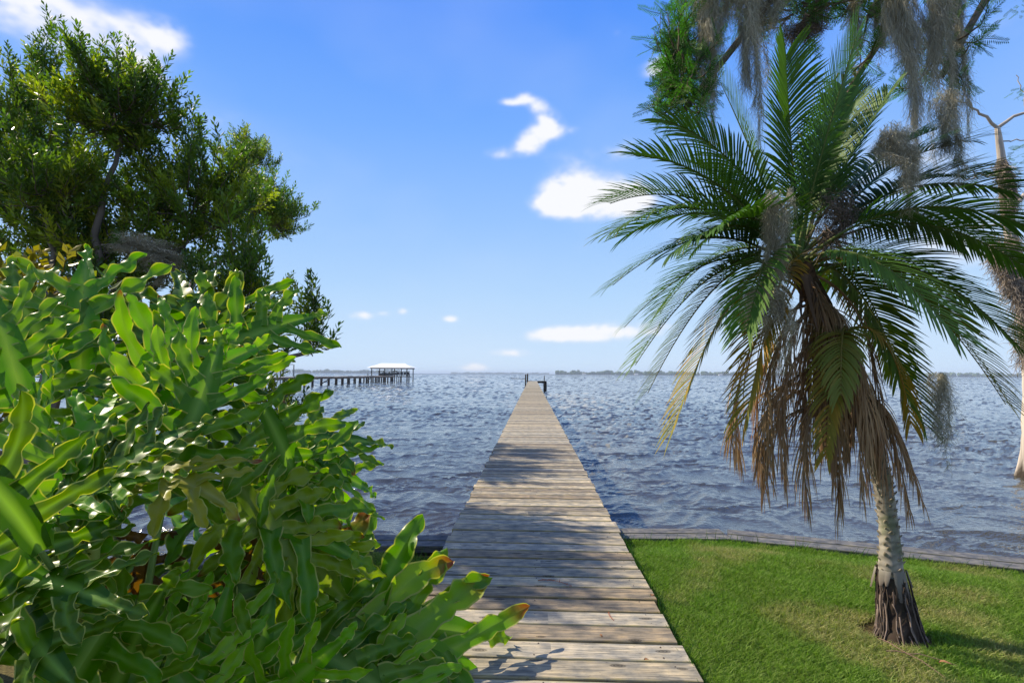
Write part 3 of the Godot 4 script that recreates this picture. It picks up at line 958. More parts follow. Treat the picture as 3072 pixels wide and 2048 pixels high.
func make_philodendrons() -> void:
	phil_mat = leafmat("philodendron_leaf", 0.32, Color(1.0, 1.0, 0.12).linear_to_srgb(), 0.4)
	stalk_mat = vmat("philodendron_stalk", 0.5)
	var kinds := []
	for i in 12:
		kinds.append(split_leaf(1.0, 5 + i % 2, rf(0.1, 1.1), rf(0.0, 0.35), rf(0.7, 1.4), lerpf(0.35, 1.2, (i * 5 % 12) / 11.0), 0.0 if i < 11 else 0.3, 0.0 if i < 9 else 0.15))
	kinds.append(split_leaf(1.0, 5, 0.7, 0.3, 0.8, 1.0, 0.08, 0.4))
	kinds.append(split_leaf(0.55, 5, 2.2, 0.9, 1.8, 1.0, 0.0, 0.0, Color(0.13, 0.065, 0.022)))
	kinds.append(split_leaf(1.0, 6, 0.8, 0.3, 0.9, 1.0, 0.7, 0.3))
	var lists: Array = PHIL
	var crowns := [Vector3(-1.55, 1.55, -1.75), Vector3(-1.15, 1.05, -1.55), Vector3(-0.98, 0.92, -2.15)]
	var labels := ["tallest philodendron, its sunlit split leaves standing up against the myrtle", "philodendron at the lower left with broad drooping leaves close to the camera", "low philodendron whose toothed leaves spill over the pier planks"]
	for k in 3:
		var leaves := []
		for a: Array in lists[k]:
			leaves.append([Vector3(a[0], a[1], a[2]), Vector3(a[3], a[4], a[5]), Vector3(a[6], a[7], a[8]), a[9], rng.randi() % 12 if a[10] < 0 else int(a[10])])
		var plant := philodendron(labels[k], crowns[k], leaves, kinds)
		if k == 1:
			# pale unopened leaf sheaths standing up from the crown
			for q: Array in [[Vector3(-1.189, 1.611, -1.410), Vector3(-1.183, 1.738, -1.403), Vector3(-1.147, 1.860, -1.397)], [Vector3(-1.175, 1.600, -1.441), Vector3(-1.149, 1.742, -1.434), Vector3(-1.121, 1.872, -1.427)], [Vector3(-1.149, 1.596, -1.392), Vector3(-1.161, 1.710, -1.385), Vector3(-1.125, 1.817, -1.360)]]:
				var sh := MB.new()
				var pts := PackedVector3Array()
				for i in 12:
					var f := i / 11.0
					pts.append((q[0] as Vector3).lerp(q[1], f).lerp((q[1] as Vector3).lerp(q[2], f), f) - crowns[1])
				sh.tube(pts, [0.010, 0.012, 0.015, 0.017, 0.018, 0.017, 0.014, 0.010, 0.007, 0.005, 0.004, 0.0015], 9, Color(0.22, 0.33, 0.07), Color(0.34, 0.36, 0.08))
				part("leaf_sheath", sh.mesh(), stalk_mat, plant)

# a palm frond along a bent path, in the palm's own axes
func frond(a: Vector3, ctl: Vector3, b: Vector3, leaf_len: float, dead: float, yellow: float, sag: float) -> ArrayMesh:
	var mb := MB.new()
	var pts := PackedVector3Array()
	var rad := PackedFloat32Array()
	var seg := 20
	for i in seg + 1:
		var f := float(i) / seg
		pts.append(a.lerp(ctl, f).lerp(ctl.lerp(b, f), f))
		rad.append(lerpf(0.0085, 0.0016, pow(f, 0.8)))
	var green := Color(0.085, 0.165, 0.020).lerp(Color(0.048, 0.120, 0.024), rng.randf())
	var gold := Color(0.42, 0.22, 0.02)
	var brown := Color(0.40, 0.27, 0.15).lerp(Color(0.26, 0.15, 0.08), rng.randf())
	var rc := Color(0.12, 0.16, 0.035).lerp(gold, yellow).lerp(brown, dead)
	mb.tube(pts, rad, 5, rc)
	var total := 0.0
	for i in seg:
		total += pts[i].distance_to(pts[i + 1])
	var pairs := int(total * 50.0)
	var keel := rf(0.10, 0.45)
	var roll := rf(-0.25, 0.25)
	for i in pairs:
		var f := lerpf(0.27 if dead < 0.5 else 0.13, 0.995, (i + rng.randf() * 0.4) / pairs)
		var k := f * seg
		var at := clampi(int(k), 0, seg - 1)
		var p := pts[at].lerp(pts[at + 1], k - at)
		var d := (pts[at + 1] - pts[at]).normalized()
		var side := d.cross(Vector3.UP)
		if side.length() < 0.15:
			side = d.cross(Vector3(0.3, 0, 1))
		side = side.normalized().rotated(d, roll)
		var up := side.cross(d)
		var len := leaf_len * (0.35 + 0.75 * pow(sin(PI * clampf(0.08 + f * 0.84, 0.0, 1.0)), 0.7)) * rf(0.9, 1.08)
		for s in [-1.0, 1.0]:
			if rng.randf() < 0.03 + dead * 0.12:
				continue
			var dir: Vector3 = (side * s * lerpf(0.95, 0.40, pow(f, 2.0)) + d * lerpf(0.42, 0.95, f) + up * keel).normalized()
			if dead > 0.5:
				dir = (dir * 0.45 + d * 0.8 + rv(0.25) + Vector3(0, -0.3, 0)).normalized()
			var g: Color = green * rf(0.8, 1.25)
			g = g.lerp(Color(0.20, 0.20, 0.02), clampf(yellow * 1.6, 0.0, 1.0)).lerp(gold, clampf(yellow * rf(0.3, 1.7) - 0.25, 0.0, 1.0)).lerp(brown * rf(0.7, 1.3), dead)
			var q := p
			var n := 5
			var first := mb.v.size()
			var wd := 0.0032 * rf(0.85, 1.2) * (1.0 - 0.55 * dead)
			var droop := (sag + rf(0.0, 0.5)) * (1.0 + dead)
			var flat := dir.cross(up).normalized()
			if dead > 0.5:
				flat = flat.rotated(dir, rf(-1.2, 1.2))
			for r in n + 1:
				var u := float(r) / n
				var w := wd * (0.55 + 1.1 * sin(PI * clampf(u * 0.75 + 0.2, 0, 1))) * (1.0 if r < n else 0.12)
				var gc := g
				if u > 0.8 and yellow + dead < 0.1 and rng.randf() < 0.2:
					gc = g.lerp(brown, 0.7)
				mb.vert(q - flat * w, gc)
				mb.vert(q + flat * w, gc)
				q += dir * len / n
				dir = (dir + Vector3(0, -droop / n, 0)).normalized()
				flat = (flat - dir * flat.dot(dir)).normalized()
			for r in n:
				var o := first + r * 2
				mb.quad(o, o + 1, o + 3, o + 2)
	return mb.mesh()

func make_palm() -> void:
	var base := Vector3(1.70, 0.90, -2.62)
	var root := thing("date_palm", "slender leaning date palm with a shaggy dead-leaf skirt on the lawn", "palm tree", base)
	var bark := vmat("palm_bark", 0.9, 0.2)
	var leaf := leafmat("palm_leaflet", 0.58, Color(0.42, 0.55, 0.08).linear_to_srgb(), 0.38)
	var dry := leafmat("dry_palm_leaf", 0.8, Color(0.55, 0.40, 0.25).linear_to_srgb(), 0.3)
	var path := [Vector3(1.705, 1.15, -2.66), Vector3(1.70, 1.34, -2.65), Vector3(1.68, 1.55, -2.64), Vector3(1.63, 1.75, -2.62), Vector3(1.525, 2.06, -2.60), Vector3(1.42, 2.37, -2.58), Vector3(1.30, 2.58, -2.56), Vector3(1.26, 2.68, -2.555)]
	var cv := Curve3D.new()
	for i in path.size():
		var p: Vector3 = path[i]
		var dd: Vector3 = (path[mini(i + 1, path.size() - 1)] - path[maxi(i - 1, 0)]) * 0.18
		cv.add_point(p - base, -dd, dd)
	var run := cv.get_baked_length()
	# trunk: grey bark, rough with the stubs of old leaves
	var tr := MB.new()
	var pts := PackedVector3Array()
	var rad := PackedFloat32Array()
	var nb := noise(81, 9.0, 3)
	for i in 150:
		var f := i / 149.0
		var s := f * run
		pts.append(cv.sample_baked(s))
		rad.append((0.052 - 0.012 * smoothstep(0.0, 0.2, f) + 0.012 * smoothstep(0.55, 1.0, f)) * (1.0 + 0.06 * nb.get_noise_1d(s * 9.0)))
	tr.tube(pts, rad, 16, Color(0.30, 0.27, 0.21))
	for i in tr.v.size():
		var q := tr.v[i]
		# leaf scars wind round the bark; lichen and grime in patches
		var turn := atan2(q.z - pts[mini(i / 16, 149)].z, q.x - pts[mini(i / 16, 149)].x)
		var scar := smoothstep(0.35, 0.9, sin(q.y * 170.0 + turn * 2.0 + 2.5 * nb.get_noise_3dv(q)))
		var k := (0.92 + 0.75 * nb.get_noise_3dv(q * 2.2) + 0.35 * nb.get_noise_3dv(q * 9.0)) * (1.0 - 0.38 * scar)
		var mossy := clampf(nb.get_noise_3dv(q * 0.6 + Vector3(9, 0, 0)) * 1.5, 0.0, 0.5)
		var fibre := smoothstep(0.95, 1.15, q.y + 0.25 * nb.get_noise_3dv(q * 1.5))
		tr.c[i] = (Color(0.33, 0.30, 0.245) * k).lerp(Color(0.13, 0.16, 0.06), mossy).lerp(Color(0.10, 0.062, 0.038) * k, fibre)
	part("trunk", tr.mesh(), bark, root)
	# leaf-base stubs winding up the trunk
	var stub := MB.new()
	for a in 6:
		var t := TAU * a / 6.0
		stub.vert(Vector3(cos(t) * 0.0125, sin(t) * 0.006, 0), Color(0.30, 0.27, 0.20))
	for a in 6:
		var t := TAU * a / 6.0
		stub.vert(Vector3(cos(t) * 0.007, sin(t) * 0.0035 + 0.006, 0.013), Color(0.24, 0.21, 0.15))
	var tipv := stub.vert(Vector3(0, 0.010, 0.017), Color(0.14, 0.115, 0.08))
	for a in 6:
		stub.quad(a, a + 6, (a + 1) % 6 + 6, (a + 1) % 6)
		stub.tri(a + 6, tipv, (a + 1) % 6 + 6)
	var sm := stub.mesh()
	for i in 230:
		var s := 0.02 + i * 0.0042 * 1.4
		if s > run * 0.96:
			break
		var c := cv.sample_baked(s)
		var a := i * 2.39996 + rf(-0.3, 0.3)
		var out := Vector3(cos(a), 0, sin(a))
		var r := rad[clampi(int(s / run * 149), 0, 149)]
		var z := (out + Vector3(0, 0.35, 0)).normalized()
		var x := Vector3.UP.cross(z).normalized()
		part("leaf_stub", sm, bark, root, Transform3D(Basis(x, z.cross(x), z).scaled(Vector3.ONE * rf(0.7, 1.25)), c + out * r * 0.93))
	# root mound: a dark cone of fine roots
	var rm := MB.new()
	var rings := 16
	for i in rings + 1:
		var f := float(i) / rings
		var y := lerpf(0.30, -0.03, f)
		var r := 0.052 + 0.045 * pow(f, 1.2) + 0.03 * smoothstep(0.75, 1.0, f)
		for j in 26:
			var a := TAU * j / 26.0
			var rr := r * (1.0 + 0.30 * nb.get_noise_3d(cos(a) * 0.9, y * 1.3, sin(a) * 0.9) + 0.05 * sin(a * 13.0 + y * 6.0))
			var k := 0.6 + 0.9 * rng.randf()
			rm.vert(Vector3(cos(a) * rr + 0.02 * f, y, sin(a) * rr + 0.03 * f - 0.03), Color(0.048, 0.036, 0.028) * k)
	for i in rings:
		for j in 26:
			var a := i * 26 + j
			var b := i * 26 + (j + 1) % 26
			rm.quad(a, b, b + 26, a + 26)
	part("root_mound", rm.mesh(), bark, root)
	for i in 90:
		var a := rf(0, TAU)
		var rt := MB.new()
		var pp := PackedVector3Array()
		var rr := PackedFloat32Array()
		var y0 := rf(0.02, 0.33)
		var ln := rf(0.08, 0.24)
		for k in 5:
			var y := maxf(-0.02, y0 - ln * k / 4.0)
			var f := clampf((0.34 - y) / 0.37, 0.0, 1.0)
			var r := 0.053 + 0.045 * pow(f, 1.2) + 0.034 * smoothstep(0.75, 1.0, f) + rf(0.0, 0.010)
			var aa := a + rf(-0.09, 0.09)
			pp.append(Vector3(cos(aa) * r + 0.02 * f, y, sin(aa) * r + 0.03 * f - 0.03))
			rr.append(rf(0.002, 0.0045))
		var g := rf(0.6, 1.6) if i % 6 else 3.0
		rt.tube(pp, rr, 4, Color(0.085, 0.066, 0.055) * g)
		part("root", rt.mesh(), bark, root)
	# torn grey bark collar above the roots
	for i in 11:
		var a := TAU * i / 11.0 + rf(-0.2, 0.2)
		var fl := MB.new()
		var x := Vector3(-sin(a), 0, cos(a))
		var o := Vector3(cos(a), 0, sin(a))
		var wd := rf(0.012, 0.02)
		var dn := rf(0.06, 0.13)
		var c0 := cv.sample_baked(0.05)
		for k in 4:
			var f := k / 3.0
			var cc := c0 + o * (0.058 + 0.022 * f) + Vector3(0, 0.03 - dn * f, 0)
			var ww := wd * (1.0 - 0.65 * f * f)
			var col := (Color(0.24, 0.22, 0.18) * rf(0.75, 1.15)).lerp(Color(0.09, 0.07, 0.055), f * 0.8)
			fl.vert(cc - x * ww, col)
			fl.vert(cc + o * 0.006, col)
			fl.vert(cc + x * ww, col)
		for k in 3:
			fl.quad(k * 3, k * 3 + 1, k * 3 + 4, k * 3 + 3)
			fl.quad(k * 3 + 1, k * 3 + 2, k * 3 + 5, k * 3 + 4)
		part("bark_flap", fl.mesh(), bark, root)
	# brown fibre and old leaf bases round the upper trunk
	for i in 150:
		var s := run * rf(0.50, 0.98)
		var c := cv.sample_baked(s)
		var a := rf(0, TAU)
		var o := Vector3(cos(a), 0, sin(a))
		var ln := rf(0.12, 0.34)
		var fb := MB.new()
		var dir := (o * rf(0.25, 0.6) + Vector3(rf(-0.1, 0.1), -0.9, rf(-0.1, 0.1))).normalized()
		var x := dir.cross(o).normalized()
		var q := c + o * 0.04
		var wd := rf(0.006, 0.022)
		var col := Color(0.135, 0.078, 0.045).lerp(Color(0.21, 0.165, 0.115), rng.randf() * 0.8) * rf(0.6, 1.2)
		for k in 5:
			var f := k / 4.0
			var ww := wd * (1.0 - 0.8 * f)
			fb.vert(q - x * ww, col)
			fb.vert(q + o * ww * 0.4, col)
			fb.vert(q + x * ww, col)
			q += dir * ln / 4.0
			dir = (dir + o * rf(-0.2, 0.1) + rv(0.08)).normalized()
		for k in 4:
			fb.quad(k * 3, k * 3 + 1, k * 3 + 4, k * 3 + 3)
			fb.quad(k * 3 + 1, k * 3 + 2, k * 3 + 5, k * 3 + 4)
		part("dry_leaf_base", fb.mesh(), dry, root)
	# green fronds: tip, rise of the bend
	var heart := Vector3(1.265, 2.66, -2.555)
	var tips := [
		[0.62, 3.33, -2.46, 0.20], [0.46, 3.12, -2.36, 0.26], [0.38, 2.98, -2.60, 0.32], [0.33, 2.74, -2.26, 0.36], [0.36, 2.54, -2.40, 0.40], [0.47, 2.38, -2.74, 0.42], [0.44, 2.18, -2.30, 0.46], [0.56, 2.05, -2.62, 0.5], [0.60, 1.88, -2.34, 0.5, 0.55],
		[0.95, 3.62, -2.66, 0.10], [1.24, 3.72, -2.58, 0.0], [1.45, 3.66, -2.36, 0.0], [1.70, 3.66, -2.86, 0.06], [1.74, 3.50, -2.60, 0.12], [2.10, 3.42, -2.78, 0.22],
		[2.00, 3.22, -2.50, 0.26], [2.24, 3.02, -2.56, 0.34], [2.32, 2.84, -2.86, 0.36], [2.30, 2.62, -2.52, 0.42], [2.16, 2.40, -2.78, 0.46], [2.26, 2.16, -2.46, 0.50], [2.05, 2.02, -2.40, 0.52, 0.35], [1.94, 2.12, -2.90, 0.5], [1.86, 1.90, -2.62, 0.52],
		[1.55, 2.30, -2.02, 0.30], [0.80, 2.30, -2.02, 0.40], [0.66, 2.66, -2.0, 0.30],
		[1.00, 2.90, -3.35, 0.32], [1.45, 3.10, -3.40, 0.24], [1.80, 2.70, -3.25, 0.36], [0.75, 2.50, -3.15, 0.4], [1.30, 2.45, -3.40, 0.42], [0.95, 3.35, -3.05, 0.16], [1.75, 3.25, -3.10, 0.2],
		[0.86, 1.95, -2.20, 0.5, 0.8], [1.95, 2.70, -2.10, 0.36], [0.50, 2.86, -2.75, 0.34], [0.55, 2.62, -2.15, 0.36], [2.15, 2.78, -2.70, 0.38], [2.10, 3.12, -2.65, 0.28]]
	for i in tips.size():
		var t: Array = tips[i]
		var b := Vector3(t[0], t[1], t[2]) - base
		var a := heart - base + Vector3(rf(-0.03, 0.03), rf(-0.07, 0.04), rf(-0.03, 0.03))
		var ctl: Vector3 = a.lerp(b, 0.48) + Vector3(0, t[3], 0) + rv(0.04)
		var yel: float = 0.0
		if t[1] < 2.25:
			yel = [0.0, 0.08, 0.3, 0.05, 0.15][i % 5]
		if t.size() > 4:
			yel = t[4]
		part("frond", frond(a, ctl, b, rf(0.20, 0.26), 0.0, yel, 0.35), leaf, root)
	# spear leaves not yet open
	for i in 3:
		var sp := MB.new()
		sp.tube([heart - base, heart - base + Vector3(0.03 * i - 0.02, 0.3, 0.02), heart - base + Vector3(0.07 * i - 0.05, 0.62, 0.04 * i)], [0.012, 0.009, 0.001], 6, Color(0.09, 0.17, 0.03))
		part("spear_leaf", sp.mesh(), leaf, root)
	# dead fronds hanging as a skirt
	for i in 30:
		var s := rf(0.55, 0.97) * run
		var a := cv.sample_baked(s)
		var g := i / 29.0
		var bx := lerpf(0.95, 1.62, g) + rf(-0.05, 0.05)
		var b := Vector3(bx, rf(1.50, 1.86) + 0.10 * absf(g - 0.5), -2.50 + rf(-0.28, 0.22)) - base
		var ctl := Vector3(lerpf(a.x, b.x, 1.15), lerpf(a.y, b.y, 0.12), lerpf(a.z, b.z, 1.1))
		part("dead_frond", frond(a, ctl, b, rf(0.16, 0.24), rf(0.85, 1.0), 0.0, 0.8), dry, root)
	for q: Array in [[1.73, 1.56, -2.46, 1.55, 1.98], [1.77, 1.62, -2.55, 1.55, 2.02], [1.69, 1.52, -2.5, 1.56, 1.95]]:
		var a := Vector3(1.50, 2.10, -2.58) - base
		part("dead_frond", frond(a, Vector3(q[3] + 0.1, q[4], -2.5) - base, Vector3(q[0], q[1], q[2]) - base, 0.16, 1.0, 0.0, 0.8), dry, root)
	for q: Array in [[1.62, 1.92, -2.36, 0.8], [1.20, 1.80, -2.25, 0.55], [1.24, 2.06, -2.2, 0.3]]:
		var a := Vector3(1.45, 2.35, -2.5) - base
		part("frond", frond(a, Vector3(q[0] * 0.6 + 1.4 * 0.4, 2.42, -2.30) - base, Vector3(q[0], q[1], q[2]) - base, 0.15, 0.1, q[3], 0.7), leaf, root)

# a hanging beard of Spanish moss: curled grey threads
func moss_mesh(length: float, radius: float, threads: int) -> ArrayMesh:
	var mb := MB.new()
	# several ropes of unequal length, each a tangle of short curls
	var ropes := []
	for i in 7:
		var a := rf(0, TAU)
		ropes.append([Vector3(cos(a), 0, sin(a)) * radius * rf(0.1, 0.85), length * (rf(0.35, 0.8) if i > 0 else 1.0), rf(0.22, 0.5), rf(0, TAU), rf(2.0, 5.0)])
	for i in threads:
		var r: Array = ropes[rng.randi() % 7]
		var f := pow(rng.randf(), 1.15)
		var sway := Vector3(sin(r[3] + f * r[4]), 0, cos(r[3] * 1.7 + f * r[4])) * radius * 0.35
		var sp: float = radius * r[2] * (1.0 - 0.72 * f) * (0.75 + 0.4 * sin(f * 17.0 + r[3]))
		var a := rf(0, TAU)
		var p: Vector3 = r[0] * (1.0 - 0.3 * f) + sway + Vector3(cos(a), 0, sin(a)) * sp * sqrt(rng.randf()) + Vector3(0, -r[1] * f * 0.92, 0)
		var ln := rf(0.07, 0.2)
		var segs := 7
		var col := Color(0.54, 0.52, 0.40).lerp(Color(0.33, 0.30, 0.22), rng.randf()) * rf(0.8, 1.2)
		var side := Vector3(rf(-1, 1), rf(-0.4, 0.4), rf(-1, 1)).normalized()
		var w := rf(0.0009, 0.0018)
		var first := mb.v.size()
		var dir := Vector3(rf(-0.7, 0.7), -1.1, rf(-0.7, 0.7)).normalized()
		for k in segs + 1:
			var ww := w * (1.0 - 0.6 * k / segs)
			mb.vert(p - side * ww, col)
			mb.vert(p + side * ww, col)
			p += dir * ln / segs
			dir = (dir + Vector3(rf(-0.75, 0.75), rf(-0.6, 0.15), rf(-0.75, 0.75))).normalized()
			side = (side + rv(0.5)).normalized()
		for k in segs:
			var o := first + k * 2
			mb.quad(o, o + 1, o + 3, o + 2)
	return mb.mesh()

func sprig_mesh(leaves: int, leaf_len: float, leaf_w: float, twig: float, fan: float, needle := false) -> ArrayMesh:
	var mb := MB.new()
	mb.tube([Vector3.ZERO, Vector3(0.004, twig * 0.5, 0), Vector3(0, twig, 0.005)], [0.0022, 0.0016, 0.0006], 3, Color(0.9, 0.62, 0.4))
	for i in leaves:
		var f := (i + 0.5) / leaves
		var a := i * 2.39996
		var out := Vector3(cos(a), 0, sin(a))
		if needle:
			out = Vector3(1 if i % 2 == 0 else -1, 0, rf(-0.25, 0.25)).normalized()
		var dir := (out * fan + Vector3.UP * lerpf(0.55, 1.3, f)).normalized()
		var side := dir.cross(out).normalized() if not needle else dir.cross(Vector3.BACK).normalized()
		var up := side.cross(dir)
		var p := Vector3(0, twig * f, 0)
		var l := leaf_len * (1.0 - 0.45 * f * f) * rf(0.8, 1.15)
		var k := rf(0.75, 1.3)
		var col := Color(k, k * rf(0.95, 1.08), k)
		var b := mb.vert(p, col)
		mb.vert(p + dir * l * 0.55 - side * leaf_w + up * leaf_w * 0.3, col)
		mb.vert(p + dir * l * 0.52, col)
		mb.vert(p + dir * l * 0.55 + side * leaf_w + up * leaf_w * 0.3, col)
		mb.vert(p + dir * l + out * l * 0.05, col)
		mb.quad(b, b + 1, b + 4, b + 2)
		mb.quad(b, b + 2, b + 4, b + 3)
	return mb.mesh()

func scatter(called: String, m: Mesh, material: Material, ts: Array, cols: PackedColorArray, parent: Node3D) -> MultiMeshInstance3D:
	var mm := MultiMesh.new()
	mm.transform_format = MultiMesh.TRANSFORM_3D
	mm.use_colors = true
	mm.mesh = m
	mm.instance_count = ts.size()
	for i in ts.size():
		mm.set_instance_transform(i, ts[i])
		mm.set_instance_color(i, cols[i])
	var o := MultiMeshInstance3D.new()
	o.name = called
	o.multimesh = mm
	o.material_override = material
	parent.add_child(o, true)
	return o

func limb_path(a: Vector3, b: Vector3, bow: Vector3, n: int, wob: float) -> PackedVector3Array:
	var out := PackedVector3Array()
	for i in n + 1:
		var f := float(i) / n
		out.append(a.lerp(b, f) + bow * 4.0 * f * (1.0 - f) + rv(wob) * sin(PI * f))
	return out

func along(d: Vector3, roll := 0.0) -> Basis:
	var y := d.normalized()
	var x := y.cross(Vector3(0.31, 0.2, 0.93)).normalized()
	return Basis(x, y, x.cross(y)).rotated(y, roll)

# a leafy tree: trunk and limbs to each lobe of the crown, twigs through the lobe, sprigs along the twigs
func leafy_tree(root: Node3D, foot: Vector3, fork: Vector3, lobes: Array, bark: Material, leaf: Material, sprig: Mesh, lean: Vector3, greens: Array, spacing: float, limb_bow := Vector3(0, -0.15, 0), girth := 1.0) -> void:
	var o := root.position
	var tk := MB.new()
	var tp := limb_path(foot - o, fork - o, Vector3(0.05, 0, 0.04), 8, 0.03)
	var tr := PackedFloat32Array()
	for i in 9:
		tr.append(lerpf(0.14, 0.085, i / 8.0) * girth)
	tk.tube(tp, tr, 10, Color(0.17, 0.145, 0.12))
	part("trunk", tk.mesh(), bark, root)
	var ts := []
	var cols := PackedColorArray()
	for lb: Array in lobes:
		var c: Vector3 = lb[0] - o
		var r: Vector3 = lb[1]
		var low := c - Vector3(0, r.y * 0.75, 0)
		var lm := MB.new()
		var lp := limb_path(fork - o, low, limb_bow, 10, 0.06)
		var lr := PackedFloat32Array()
		for i in 11:
			lr.append(lerpf(0.06, 0.018, i / 10.0) * girth)
		lm.tube(lp, lr, 7, Color(0.16, 0.135, 0.11))
		part("limb", lm.mesh(), bark, root)
		var tw := MB.new()
		for i in int(lb[2]):
			var q := Vector3.ZERO
			while true:
				q = rv(1.0)
				if q.length() < 1.0 and q.length() > 0.25:
					break
			var end := c + q * r * (1.0 + 0.2 * rng.randf())
			var start := lp[10].lerp(c, rf(0.0, 0.7)).lerp(end, rf(0.15, 0.45))
			var bow := Vector3(rf(-0.05, 0.05), -0.06, rf(-0.05, 0.05)) - lean * 0.05
			var pp := limb_path(start, end, bow, 6, 0.012)
			tw.tube(pp, [0.0075, 0.0065, 0.0055, 0.0045, 0.0035, 0.0025, 0.0012], 4, Color(0.15, 0.12, 0.09))
			var ln := start.distance_to(end)
			var cnt := maxi(4, int(ln / spacing))
			var g: Color = greens[rng.randi() % greens.size()]
			for k in cnt:
				var f := lerpf(0.18, 1.0, (k + rng.randf()) / cnt)
				var s := f * 6.0
				var at := clampi(int(s), 0, 5)
				var p := pp[at].lerp(pp[at + 1], s - at)
				var d := (pp[at + 1] - pp[at]).normalized()
				var dir := (d * 0.5 + rv(0.75) + lean).normalized()
				ts.append(Transform3D(along(dir, rf(0, TAU)).scaled_local(Vector3.ONE * rf(0.75, 1.2)), p))
				var v := rf(0.65, 1.35)
				cols.append(Color(g.r * v, g.g * v, g.b * v))
		part("twigs", tw.mesh(), bark, root).set_meta("kind", "stuff")
	scatter("crown", sprig, leaf, ts, cols, root).set_meta("kind", "stuff")

func make_myrtle() -> void:
	var bark := vmat("myrtle_bark", 0.9, 0.2)
	var leaf := leafmat("myrtle_leaf", 0.42, Color(0.80, 1.0, 0.15).linear_to_srgb(), 0.5)
	var sprig := sprig_mesh(13, 0.078, 0.0110, 0.18, 0.75)
	var root := thing("wax_myrtle_tree", "narrow-leaved wax myrtle tree leaning over the water behind the philodendrons", "tree", Vector3(-4.3, 0.6, -4.2))
	var greens := [Color(0.13, 0.22, 0.026), Color(0.18, 0.28, 0.026), Color(0.09, 0.165, 0.03), Color(0.40, 0.44, 0.03), Color(0.28, 0.36, 0.026), Color(0.14, 0.235, 0.026)]
	leafy_tree(root, Vector3(-4.3, 0.55, -4.2), Vector3(-4.5, 2.3, -4.9), [
		[Vector3(-5.75, 5.05, -5.80), Vector3(0.95, 1.05, 0.8), 78], [Vector3(-5.5, 4.0, -5.4), Vector3(1.15, 0.85, 0.8), 92], [Vector3(-3.62, 4.02, -5.35), Vector3(0.74, 0.72, 0.7), 84], [Vector3(-4.15, 3.45, -5.1), Vector3(1.0, 0.62, 0.7), 78],
		[Vector3(-2.90, 3.25, -5.15), Vector3(0.46, 0.55, 0.5), 36], [Vector3(-2.12, 2.62, -5.0), Vector3(0.22, 0.38, 0.25), 14], [Vector3(-2.36, 1.9, -4.9), Vector3(0.24, 0.24, 0.2), 11], [Vector3(-3.1, 2.6, -5.2), Vector3(0.85, 0.5, 0.5), 60], [Vector3(-4.9, 2.7, -5.3), Vector3(1.0, 0.6, 0.6), 45], [Vector3(-6.9, 5.0, -5.6), Vector3(0.9, 1.2, 0.8), 55], [Vector3(-4.55, 3.95, -4.75), Vector3(0.6, 0.5, 0.45), 44],
		[Vector3(-4.15, 4.75, -8.0), Vector3(0.6, 0.5, 0.9), 95], [Vector3(-5.7, 6.5, -10.3), Vector3(0.55, 0.5, 0.9), 60], [Vector3(-4.0, 4.80, -4.9), Vector3(0.55, 0.5, 0.65), 110]],  # this row of lobes is added to throw shade on the pier deck
		bark, leaf, sprig, Vector3(-0.22, 0.75, 0.0), greens, 0.046)
	# yellowing shrub at the left edge, in front of the myrtle
	var root3 := thing("yellow_leaved_shrub", "shrub with yellowing rounded leaves at the left edge behind the philodendron", "shrub", Vector3(-2.75, 0.62, -2.55))
	var sp3 := sprig_mesh(9, 0.085, 0.020, 0.15, 0.8)
	leafy_tree(root3, Vector3(-2.75, 0.6, -2.55), Vector3(-2.65, 1.6, -2.55), [[Vector3(-2.62, 2.50, -2.55), Vector3(0.24, 0.24, 0.25), 16], [Vector3(-2.75, 2.1, -2.5), Vector3(0.3, 0.3, 0.3), 18], [Vector3(-2.15, 2.36, -2.5), Vector3(0.12, 0.18, 0.15), 4]],
		bark, leaf, sp3, Vector3(0.1, 0.5, 0.1), [Color(0.20, 0.20, 0.03), Color(0.30, 0.22, 0.02), Color(0.08, 0.13, 0.02), Color(0.12, 0.16, 0.03)], 0.05, Vector3(0, -0.05, 0), 0.28)

